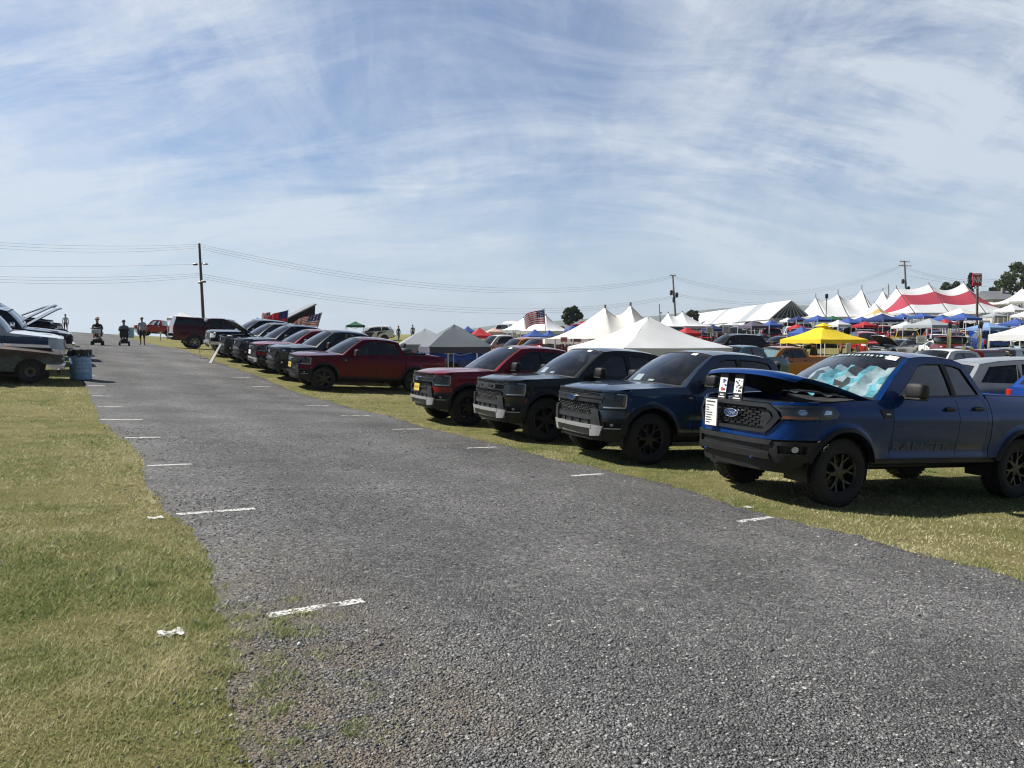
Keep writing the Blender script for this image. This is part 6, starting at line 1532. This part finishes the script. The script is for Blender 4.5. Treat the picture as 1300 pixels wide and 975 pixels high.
for px in np.linspace(380, 1700, 160):
    zt = zat(float(np.interp(px, *prof)), Yh)+2*math.sin(px*.023)+1.5*math.sin(px*.071); r0 = []
    for k, dy in ((0, -1100), (.25, -800), (.6, -420), (.9, -120), (1, 0), (.8, 350), (.3, 900), (0, 1300)):
        r0.append((xat(px, Yh)*(1+dy/Yh*.3), Yh+dy, -25+(zt+25)*k+6*math.sin(px*.03+dy*.01)*(0 < k < 1)))
    P.append(r0)
hb.grid(P); o = hb.build('hills', smooth=180); tag(o, kind='structure')

lo_ = go.bound_box; xs_ = [p[0] for p in lo_]; ys_ = [p[1] for p in lo_]
m, nt = nodes('air'); MATS['air'] = m; pv = N(nt, 'ShaderNodeVolumePrincipled'); pv.inputs['Color'].default_value = (.80, .88, 1, 1); pv.inputs['Density'].default_value = .00016; pv.inputs['Anisotropy'].default_value = .2
om = nt.nodes.new('ShaderNodeOutputMaterial'); L(nt, pv.outputs[0], om.inputs['Volume'])
x0, x1, y0, y1 = min(xs_)-20, max(xs_)+20, min(ys_)-20, max(max(ys_), Yh+1400)+20; zt_ = max(max(p[2] for p in o.bound_box), 25)+4
mb = MB().use('air'); mb.box(((x0+x1)/2, (y0+y1)/2, (zt_-28)/2), (x1-x0, y1-y0, zt_+28)); hz_ = mb.build('haze', smooth=0); tag(hz_, kind='stuff')
# ------------------------------------------------------------------ people
pbr('skin', (.42, .24, .17), .55, vary=.06); pbr('hair_dark', (.03, .02, .015), .6); pbr('hair_gray', (.25, .24, .23), .7); pbr('shirt_gray', (.46, .47, .50), .85, bump=.3, bscale=40); pbr('shirt_dark', (.02, .02, .024), .85); pbr('shirt_blue_gray', (.16, .19, .23), .85)
pbr('shirt_red', (.42, .03, .03), .85); pbr('shorts_dark', (.018, .018, .022), .85); pbr('jeans', (.03, .05, .10), .85); pbr('shoe', (.03, .03, .03), .6); pbr('straw', (.58, .45, .26), .8, bump=.4, bscale=60); pbr('hat_cream', (.62, .58, .48), .8); pbr('eye', (.01, .01, .01), .2)
def person(label, M4, shirt, pants, shoe='shoe', pose='stand', hat=None, hair='hair_dark', short=True, group=None, stride=.0, turn=0.0):
    """one skinned figure facing -Y of its own frame"""
    V_ = []; E_ = []; Rr = []; Lb = []
    def j(p, r): V_.append(p); Rr.append(r); return len(V_)-1
    def bone(a, b, lab): E_.append((a, b)); Lb.append((a, b, lab))
    sit = pose == 'sit'; pz = .66 if sit else .94; dy = 0.0
    pel = j((0, dy, pz), .145); wai = j((0, dy+.01, pz+.16), .14); che = j((0, dy+.0, pz+.38), .155); nk0 = j((0, dy+.01, pz+.52), .075); nk = j((0, dy-.01, pz+.59), .055); hd0 = j((0, dy-.03, pz+.66), .082); hd = j((0, dy-.025, pz+.74), .092); hd2 = j((0, dy-.015, pz+.80), .062); ns = j((0, dy-.125, pz+.70), .014)
    for a, b in ((pel, wai),): bone(a, b, pants if 0 else shirt)
    bone(wai, che, shirt); bone(che, nk0, shirt); bone(nk0, nk, 'skin'); bone(nk, hd0, 'skin'); bone(hd0, hd, 'skin'); bone(hd, hd2, 'skin'); bone(hd0, ns, 'skin')
    for s in (-1, 1):
        sh = j((s*.185, dy+.01, pz+.47), .068); bone(che, sh, shirt)
        if sit: el, wr = (s*.25, dy-.10, pz+.22), (s*.20, dy-.36, pz+.26)
        elif pose == 'hips': el, wr = (s*.33, dy+.10, pz+.22), (s*.19, dy-.02, pz+.03)
        else: el, wr = (s*.235, dy+.03+s*stride*.4, pz+.19), (s*.25, dy-.05+s*stride*.9, pz-.06)
        e = j(el, .046); w = j(wr, .031); bone(sh, e, shirt); bone(e, w, 'skin')
        d = (Vector(wr)-Vector(el)).normalized(); pm = Vector(wr)+d*.07; p_ = j(tuple(pm), .034); bone(w, p_, 'skin'); sd = Vector((0, -1, 0)) if abs(d.z) > .7 else Vector((s, 0, 0))
        for k, (o, ln) in enumerate(((-.03, .065), (-.01, .078), (.01, .072), (.03, .055))):
            a_ = j(tuple(pm+d*.045+sd*o), .010); b_ = j(tuple(pm+d*(.045+ln)+sd*o*1.1+Vector((-s*.02, 0, 0))), .008); bone(p_, a_, 'skin'); bone(a_, b_, 'skin')
        th = j(tuple(Vector(wr)+d*.03-sd*.045), .011); t2 = j(tuple(Vector(wr)+d*.075-sd*.06), .009); bone(w, th, 'skin'); bone(th, t2, 'skin')
        hp = j((s*.095, dy, pz-.06), .105); bone(pel, hp, pants)
        if sit: kn, an, to = (s*.15, dy-.46, pz-.02), (s*.14, dy-.56, pz-.42), (s*.15, dy-.72, pz-.47)
        else: kn, an, to = (s*.105, dy-.03-s*stride*.5, .49), (s*.11, dy+.03-s*stride, .085), (s*.13, dy-.13-s*stride, .035)
        k1 = j(tuple((Vector((s*.095, dy, pz-.06))+Vector(kn))/2), .082); k_ = j(kn, .060); c_ = j(tuple(Vector(kn).lerp(Vector(an), .35)), .058); a_ = j(an, .040); t_ = j(to, .036)
        bone(hp, k1, pants); bone(k1, k_, pants); bone(k_, c_, 'skin' if short else pants); bone(c_, a_, 'skin' if short else pants); bone(a_, t_, shoe)
    me = bpy.data.meshes.new('figure'); me.from_pydata(V_, E_, []); o = bpy.data.objects.new('figure', me); COL.objects.link(o)
    sk = o.modifiers.new('skin', 'SKIN'); sk.use_smooth_shade = True
    for i, v in enumerate(me.skin_vertices[0].data): v.radius = (Rr[i], Rr[i]*(.72 if i in (pel, wai, che) else 1)); v.use_root = i == pel
    sb = o.modifiers.new('sub', 'SUBSURF'); sb.levels = 1; sb.render_levels = 1
    dg = bpy.context.evaluated_depsgraph_get(); m2 = bpy.data.meshes.new_from_object(o.evaluated_get(dg)); bpy.data.objects.remove(o)
    m2.materials.clear(); names = []
    for n_ in ['skin', shirt, pants, shoe]:
        if n_ not in names: names.append(n_)
    for n_ in names: m2.materials.append(MATS[n_])
    A = np.array([V_[a] for a, b, l in Lb]); B = np.array([V_[b] for a, b, l in Lb]); rad = np.array([(Rr[a]+Rr[b])/2 for a, b, l in Lb]); D = B-A; DD = (D*D).sum(1)
    for p in m2.polygons:
        c = np.array(p.center); t = np.clip(((c-A)*D).sum(1)/DD, 0, 1); dist = np.linalg.norm(A+D*t[:, None]-c, axis=1)-rad; p.material_index = names.index(Lb[int(dist.argmin())][2]); p.use_smooth = True
    b = bpy.data.objects.new('person', m2); COL.objects.link(b); b.matrix_world = M4; tag(b, label, 'person', group)
    hz = pz+.735
    hm = MB().use(hair); P = []
    for i in range(13):
        ph = PI*.62*i/12; P.append([(.098*math.sin(ph)*math.cos(a)*1.0, dy-.005+.108*math.sin(ph)*math.sin(a)+.012*(1-math.cos(ph)), hz+.03+.095*math.cos(ph)*(1 if math.sin(a) > -.35 else .82 if ph > 1.1 else 1)) for a in np.linspace(0, 2*PI, 17)])
    front = lambda i, j: True
    hm.grid([[p if not (p[1] < dy-.055 and p[2] < hz+.055) else (p[0]*.8, dy-.06, max(p[2], hz+.05)) for p in r] for r in P]); hm.build('hair', b)
    ey = MB().use('eye')
    for s in (-1, 1): ey.lathe([(0, -.010), (.009, -.006), (.011, 0), (.009, .006), (0, .010)], 8, 'y', (s*.034, dy-.103, hz+.0))
    ey.build('eyes', b)
    mo = MB().use('shirt_red'); mo.box((0, dy-.106, hz-.075), (.045, .012, .010), .003); mo.build('mouth', b)
    if hat:
        h = MB().use(hat); h.lathe([(.20, .045), (.17, .035), (.115, .05), (.112, .13), (.09, .155), (0, .16)], 24, 'z', (0, dy-.01, hz+.01)); h.build('hat', b)
    return b
def stand_at(px, py, face):
    p = gpx(px, py); return frame_at(p[0], p[1], face+PI/2, True)
def at_Y(px, Y, face): x = xat(px, Y); return frame_at(x, Y, face+PI/2, True)
UH = math.atan2(U[1], U[0])
person('person in light gray shirt and dark shorts walking near the crest', at_Y(84, 70, UH), 'shirt_gray', 'shorts_dark', stride=.16)
person('person standing with back turned in gray shirt and black shorts', stand_at(181, 438.5, UH), 'shirt_gray', 'shorts_dark', hair='hair_gray', stride=.04)
def scooter(label, M4, rider, basket, **kw):
    rt = empty('mobility_scooter', M4); tag(rt, label, 'scooter', None)
    mb = MB().use('plastic'); mb.box((0, 0, .17), (.46, 1.0, .08), .03); mb.box((0, .30, .30), (.40, .42, .22), .06); mb.box((0, -.46, .26), (.36, .14, .26), .05); mb.build('deck', rt)
    mb = MB().use('seat'); mb.box((0, .22, .52), (.46, .44, .09), .03); mb.box((0, .45, .78), (.44, .08, .48), .03, Matrix.Rotation(R(-8), 3, 'X')); mb.use('gunmetal').tube([(0, .25, .35), (0, .25, .5)], .04, 8); mb.build('seat', rt)
    mb = MB().use('gunmetal'); mb.tube([(0, -.48, .25), (0, -.36, .62), (0, -.30, .92)], .03, 8); mb.use('black').box((0, -.30, .94), (.24, .12, .10), .03); mb.tube([(-.30, -.24, .93), (0, -.30, .93), (.30, -.24, .93)], .018, 8); mb.build('tiller', rt)
    for x in (-.24, .24):
        mb = MB().use('seat'); mb.box((x*1.08, .26, .68), (.06, .34, .05), .015); mb.build('armrest', rt)
        for y in (-.42, .36):
            mb = MB().use('rubber'); mb.lathe([(.05, -.045), (.12, -.05), (.13, -.03), (.13, .03), (.12, .05), (.05, .045)], 16, 'x', (x, y, .13)); mb.use('silver').lathe([(0, .03), (.06, .045)], 10, 'x', (x, y, .13)); mb.build('wheel', rt)
    if basket:
        mb = MB().use('white_paint'); mb.box((0, -.58, .66), (.40, .24, .03), .01)
        for y in (-.70, -.46): mb.box((0, y, .76), (.40, .02, .22), .008)
        for x in (-.2, .2): mb.box((x, -.58, .76), (.02, .24, .22), .008)
        mb.build('basket', rt)
        mb = MB().use('drl'); mb.lathe([(0, -.03), (.05, -.02), (.05, .02), (0, .02)], 12, 'y', (0, -.55, .40)); mb.build('headlight', rt)
    person(rider, M4 @ Matrix.Translation((0, .22, -.0)), pose='sit', **kw)
    return rt
scooter('mobility scooter with white front basket coming down the lane', stand_at(124, 438.3, UH+PI-.15), 'person in black shirt and sun hat riding a scooter towards the camera', True, shirt='shirt_dark', pants='shorts_dark', hat='hat_cream', short=True)
scooter('mobility scooter seen from behind beside the standing person', stand_at(158, 439, UH-.1), 'person in blue gray shirt riding away on a scooter', False, shirt='shirt_blue_gray', pants='jeans', short=False)
# blue barrel by the far pickup
mb = MB().use('barrel_blue'); mb.lathe([(0, 0), (.29, 0), (.30, .3), (.29, .33), (.30, .6), (.29, .9), (.3, .92), (0, .92)], 20); simple('storage_barrel', 'plain blue barrel standing by the crest of the lane', 'barrel', mb, frame_at(xat(166, 64), 64, 0, True))
person('person in red shirt and straw hat beside the dark gray pickup', at_Y(1277, 25, -2.4), 'shirt_red', 'jeans', hat='straw', short=False)
person('person in dark clothes standing under the yellow canopy', at_Y(1033, 41, 2.0), 'shirt_dark', 'shorts_dark', short=False)
person('person in dark shirt near the white and black suv', at_Y(506, 82, 1.0), 'shirt_dark', 'jeans', short=False, stride=.1)
person('person in gray shirt right of the white and black suv', at_Y(524, 84, 2.0), 'shirt_blue_gray', 'shorts_dark')
person('person in red shirt among the cars below the striped marquee', at_Y(1128, 62, 2.5), 'shirt_red', 'jeans', short=False)
person('person in dark shirt between cars near the red sign', at_Y(1206, 60, 1.6), 'shirt_dark', 'shorts_dark')
person('person in light shirt at the small canopy near the right edge', at_Y(1285, 52, 2.2), 'shirt_gray', 'shorts_dark')
person('person in blue gray shirt by the blue canopies left of the flag pole', at_Y(670, 57, 2.2), 'shirt_blue_gray', 'jeans', short=False)
for px, Y, fc, sh_, pn_, lab in ((905, 70, 2.2, 'shirt_gray', 'jeans', 'person in gray shirt below the twin peaked tent'), (948, 62, 1.2, 'shirt_blue_gray', 'jeans', 'person in blue gray shirt between the two coupes left of the yellow canopy'), (1068, 50, 2.6, 'shirt_red', 'shorts_dark', 'person in red shirt and dark shorts right of the yellow canopy'),
    (1100, 60, 1.9, 'shirt_gray', 'shorts_dark', 'person in gray shirt behind the silver coupe with open hood'), (1160, 57, 3.0, 'shirt_dark', 'jeans', 'person in black shirt and jeans beside the white show board'), (1228, 58, 1.0, 'shirt_gray', 'jeans', 'person in gray shirt and jeans near the exhaust stacks'),
    (1262, 55, 2.0, 'shirt_dark', 'shorts_dark', 'person in black shirt under the pale blue flat canopy'), (700, 52, 1.5, 'shirt_dark', 'jeans', 'person in dark clothes under the blue canopies by the flag pole'), (752, 50, 2.4, 'shirt_blue_gray', 'shorts_dark', 'person in shorts in front of the cream twin peaked tent')):
    person(lab, at_Y(px, Y, fc), sh_, pn_, short=pn_ != 'jeans', stride=.08)
# ------------------------------------------------------------------ grass blades, clover, loose stone
def blade_mat(name, stops):
    m, nt = nodes(name); MATS[name] = m; g = N(nt, 'ShaderNodeNewGeometry'); p = N(nt, 'ShaderNodeBsdfPrincipled'); v = g.outputs['Position']
    n1 = noise(nt, v, .35, 5, .6); n2 = noise(nt, v, 2.6, 4, .6)
    f_ = math_(nt, 'ADD', math_(nt, 'MULTIPLY', g.outputs['Random Per Island'], .42), math_(nt, 'ADD', math_(nt, 'MULTIPLY', n2.outputs[0], .62), math_(nt, 'MULTIPLY', math_(nt, 'SUBTRACT', n1.outputs[0], .5), 1.5)))
    r = ramp(nt, stops, f_); L(nt, r.outputs[0], p.inputs['Base Color']); p.inputs['Roughness'].default_value = .55; p.inputs['Specular IOR Level'].default_value = .3
    t = N(nt, 'ShaderNodeBsdfTranslucent'); L(nt, r.outputs[0], t.inputs[0]); mx = N(nt, 'ShaderNodeMixShader'); mx.inputs[0].default_value = .35
    L(nt, p.outputs[0], mx.inputs[1]); L(nt, t.outputs[0], mx.inputs[2]); finish(nt, mx.outputs[0])
blade_mat('blade', [(.20, (.105, .17, .044)), (.38, (.25, .295, .108)), (.56, (.42, .415, .205)), (.80, (.66, .60, .39))])
def mesh_np(name, verts, faces_n, mat, smooth=False):
    n = len(verts); me = bpy.data.meshes.new(name); me.vertices.add(n); me.vertices.foreach_set('co', verts.astype(np.float32).ravel())
    nf = n//faces_n; me.loops.add(n); me.loops.foreach_set('vertex_index', np.arange(n, dtype=np.int32)); me.polygons.add(nf)
    me.polygons.foreach_set('loop_start', np.arange(0, n, faces_n, dtype=np.int32)); me.materials.append(MATS[mat]); me.update(calc_edges=True); me.validate()
    o = bpy.data.objects.new(name, me); COL.objects.link(o); return o
uu = np.arange(-8, 62, .05); ELU = np.array([el(u) for u in uu]); ERU = np.array([er(u) for u in uu])
def sample(n, dmin, dmax, side):
    """random points of the verge between two distances from the camera"""
    d = np.sqrt(rng.uniform(dmin**2, dmax**2, n)); a = rng.uniform(R(-60), R(66), n); x = d*np.sin(a); y = d*np.cos(a); u, v = uvof(x, y)
    e = np.interp(u, uu, ELU) if side < 0 else np.interp(u, uu, ERU)
    fr = rng.exponential(.085, n)-.04+(rng.random(n) < .05)*rng.random(n)*.3
    if side < 0:
        thin = np.clip((u-1.5)/.6, 0, 1)*np.clip((4.6-u)/.8, 0, 1); pt = (np.sin(x*9.1+2*np.sin(y*7.3))+np.sin(y*11.7+x*4)) > .7
        ok = (v < e+fr) | ((v < e+.75+.25*np.sin(u*5)) & (rng.random(n) < .34*thin*pt))
    else: ok = (v > e-fr) & (v < e+26)
    thin_ = .5+.5*np.sin(x*2.1+1.9*np.sin(y*1.6+.7)+.6*y)*np.sin(y*2.7-x*.9+1.3*np.sin(x*1.1)); ok &= rng.random(n) > .55*np.clip((thin_-.62)/.2, 0, 1)
    return x[ok], y[ok], d[ok]
def blades(x, y, d, hh=1.0):
    n = len(x); z = ground(x, y); s = np.maximum(1, d/3.8)**.75
    pn = np.sin(x*1.9+1.7*np.sin(y*1.3))+np.sin(y*2.3+x*.8); h = (.012+.012*rng.random(n)+.004*pn)*hh*np.maximum(1, d/12)**.3; w = (.0018+.0020*rng.random(n))*s*1.1
    a = rng.uniform(0, 2*PI, n); b = rng.uniform(0, 2*PI, n); ln = h*rng.uniform(.3, 1.9, n)
    p0 = np.stack([x-w*np.cos(a), y-w*np.sin(a), z-.004], 1); p1 = np.stack([x+w*np.cos(a), y+w*np.sin(a), z-.004], 1); p2 = np.stack([x+ln*np.cos(b), y+ln*np.sin(b), z+np.maximum(h, .009)], 1)
    return np.stack([p0, p1, p2], 1).reshape(-1, 3)
vs = []
for n, a, b in ((270000, 1.6, 4.2), (250000, 4.2, 7.5), (190000, 7.5, 13), (110000, 13, 24), (60000, 24, 45)):
    for sd in (-1, 1):
        x, y, d = sample(n, a, b, sd); vs.append(blades(x, y, d))
# clumps of longer, greener growth in the turf
for (n_, a_, b_, sd_) in ((420, 1.8, 6, -1), (420, 6, 13, -1), (380, 5, 14, 1)):
    x, y, d = sample(n_, a_, b_, sd_)
    for q in range(len(x)):
        m_ = int(rng.integers(15, 46)); sg_ = rng.uniform(.015, .05); vs.append(blades(x[q]+rng.normal(0, sg_, m_), y[q]+rng.normal(0, sg_, m_), np.full(m_, d[q]), 1.7))
# taller weeds pushing through the stone by the near left edge
for _ in range(64):
    u0 = rng.uniform(2.3, 4.3); v0 = float(np.interp(u0, uu, ELU))+abs(rng.normal(0, .28)); p = U*u0+V*v0-W*HP; n = int(rng.integers(12, 80)); sg_ = rng.uniform(.02, .055)
    x = p[0]+rng.normal(0, sg_, n); y = p[1]+rng.normal(0, sg_, n); vs.append(blades(x, y, np.full(n, 3.0), 1.15)+np.array([0, 0, .014]))
go_ = mesh_np('grass', np.concatenate(vs), 3, 'blade'); tag(go_, kind='stuff')
pbr('clover_white', (.62, .62, .55), .8); vs = []
for n, a, b in ((700, 1.8, 5), (900, 5, 12)):
    x, y, d = sample(n, a, b, -1); k = (np.sin(x*1.3+.6)+np.sin(y*1.7)) > .1; x, y, d = x[k], y[k], d[k]; z = ground(x, y)+.032; c = np.stack([x, y, z], 1); r = .007+.006*rng.random(len(x))[:, None]
    for q in ((1, 0, 0), (-.5, .87, 0), (-.5, -.87, 0)): 
        q = np.array(q); q2 = np.array([q[1], -q[0], 0]); vs.append(np.stack([c+q*r, c+np.array([0, 0, 1])*r*1.1, c+q2*r, c-np.array([0, 0, .7])*r], 1).reshape(-1, 3))
tag(mesh_np('clover_flowers', np.concatenate(vs), 4, 'clover_white'), kind='stuff')
def stone_mat():
    m, nt = nodes('loose_stone'); MATS['loose_stone'] = m; g = N(nt, 'ShaderNodeNewGeometry'); p = N(nt, 'ShaderNodeBsdfPrincipled')
    r = ramp(nt, [(0, (.06, .06, .063)), (.5, (.13, .129, .132)), (.82, (.21, .207, .203)), (.95, (.36, .35, .33)), (1, (.55, .54, .51))], g.outputs['Random Per Island']); L(nt, r.outputs[0], p.inputs['Base Color']); p.inputs['Roughness'].default_value = .85; finish(nt, p.outputs[0])
stone_mat()
oc = np.array([(1, 0, 0), (0, 1, 0), (-1, 0, 0), (0, -1, 0), (0, 0, .8), (0, 0, -.8)], float); tri = [(0, 1, 4), (1, 2, 4), (2, 3, 4), (3, 0, 4), (1, 0, 5), (2, 1, 5), (3, 2, 5), (0, 3, 5)]
SV = []; SF = []; cnt = 0
for n, a, b in ((16000, 1.8, 4), (17000, 4, 8), (9000, 8, 14)):
    d = np.sqrt(rng.uniform(a*a, b*b, n)); an = rng.uniform(R(-46), R(46), n); x = d*np.sin(an); y = d*np.cos(an); u, v = uvof(x, y); e0_ = np.interp(u, uu, ELU); e1_ = np.interp(u, uu, ERU); rd_ = rng.exponential(.09, n); k = (v > e0_-rd_) & (v < e1_+rd_); x, y, d = x[k], y[k], d[k]; n = len(x)
    r = (.0045+.0065*rng.random(n)**2.2)*np.maximum(1, d/4.5)**.5; big = rng.random(n) < .006; r[big] *= 1.9
    P = oc[None]*(1+.45*rng.uniform(-1, 1, (n, 6, 1)))*r[:, None, None]*np.array([1, 1, .75]); th = rng.uniform(0, 2*PI, n); c_, s_ = np.cos(th)[:, None], np.sin(th)[:, None]
    Q = np.stack([P[:, :, 0]*c_-P[:, :, 1]*s_, P[:, :, 0]*s_+P[:, :, 1]*c_, P[:, :, 2]], 2)+np.stack([x, y, ground(x, y)+.016], 1)[:, None]
    SV.append(Q.reshape(-1, 3)); SF.append((np.array(tri)[None]+6*np.arange(n)[:, None, None]+cnt).reshape(-1, 3)); cnt += 6*n
SVn = np.concatenate(SV); SFn = np.concatenate(SF); me = bpy.data.meshes.new('loose_gravel'); me.vertices.add(len(SVn)); me.vertices.foreach_set('co', SVn.astype(np.float32).ravel()); me.loops.add(SFn.size); me.loops.foreach_set('vertex_index', SFn.astype(np.int32).ravel()); me.polygons.add(len(SFn)); me.polygons.foreach_set('loop_start', np.arange(0, SFn.size, 3, dtype=np.int32)); me.materials.append(MATS['loose_stone']); me.update(calc_edges=True); me.validate()
o = bpy.data.objects.new('loose_gravel', me); COL.objects.link(o); tag(o, kind='stuff')
# worn remains of paint on the turf beside the first ticks
for u, v0, v1 in ((4.02, .58, .70), (6.72, .86, .98), (5.0, 6.62, 6.70)):
    mb = MB().use('tick_paint'); P = []
    for i in range(7):
        v = v0+(v1-v0)*i/6; P.append([lane_pt(u-.04+.02*math.sin(i*2.1), v, .017), lane_pt(u+.04+.02*math.sin(i*1.3+1), v, .017)])
    mb.grid(P); o = mb.build('paint_patch', smooth=0); tag(o, kind='structure')
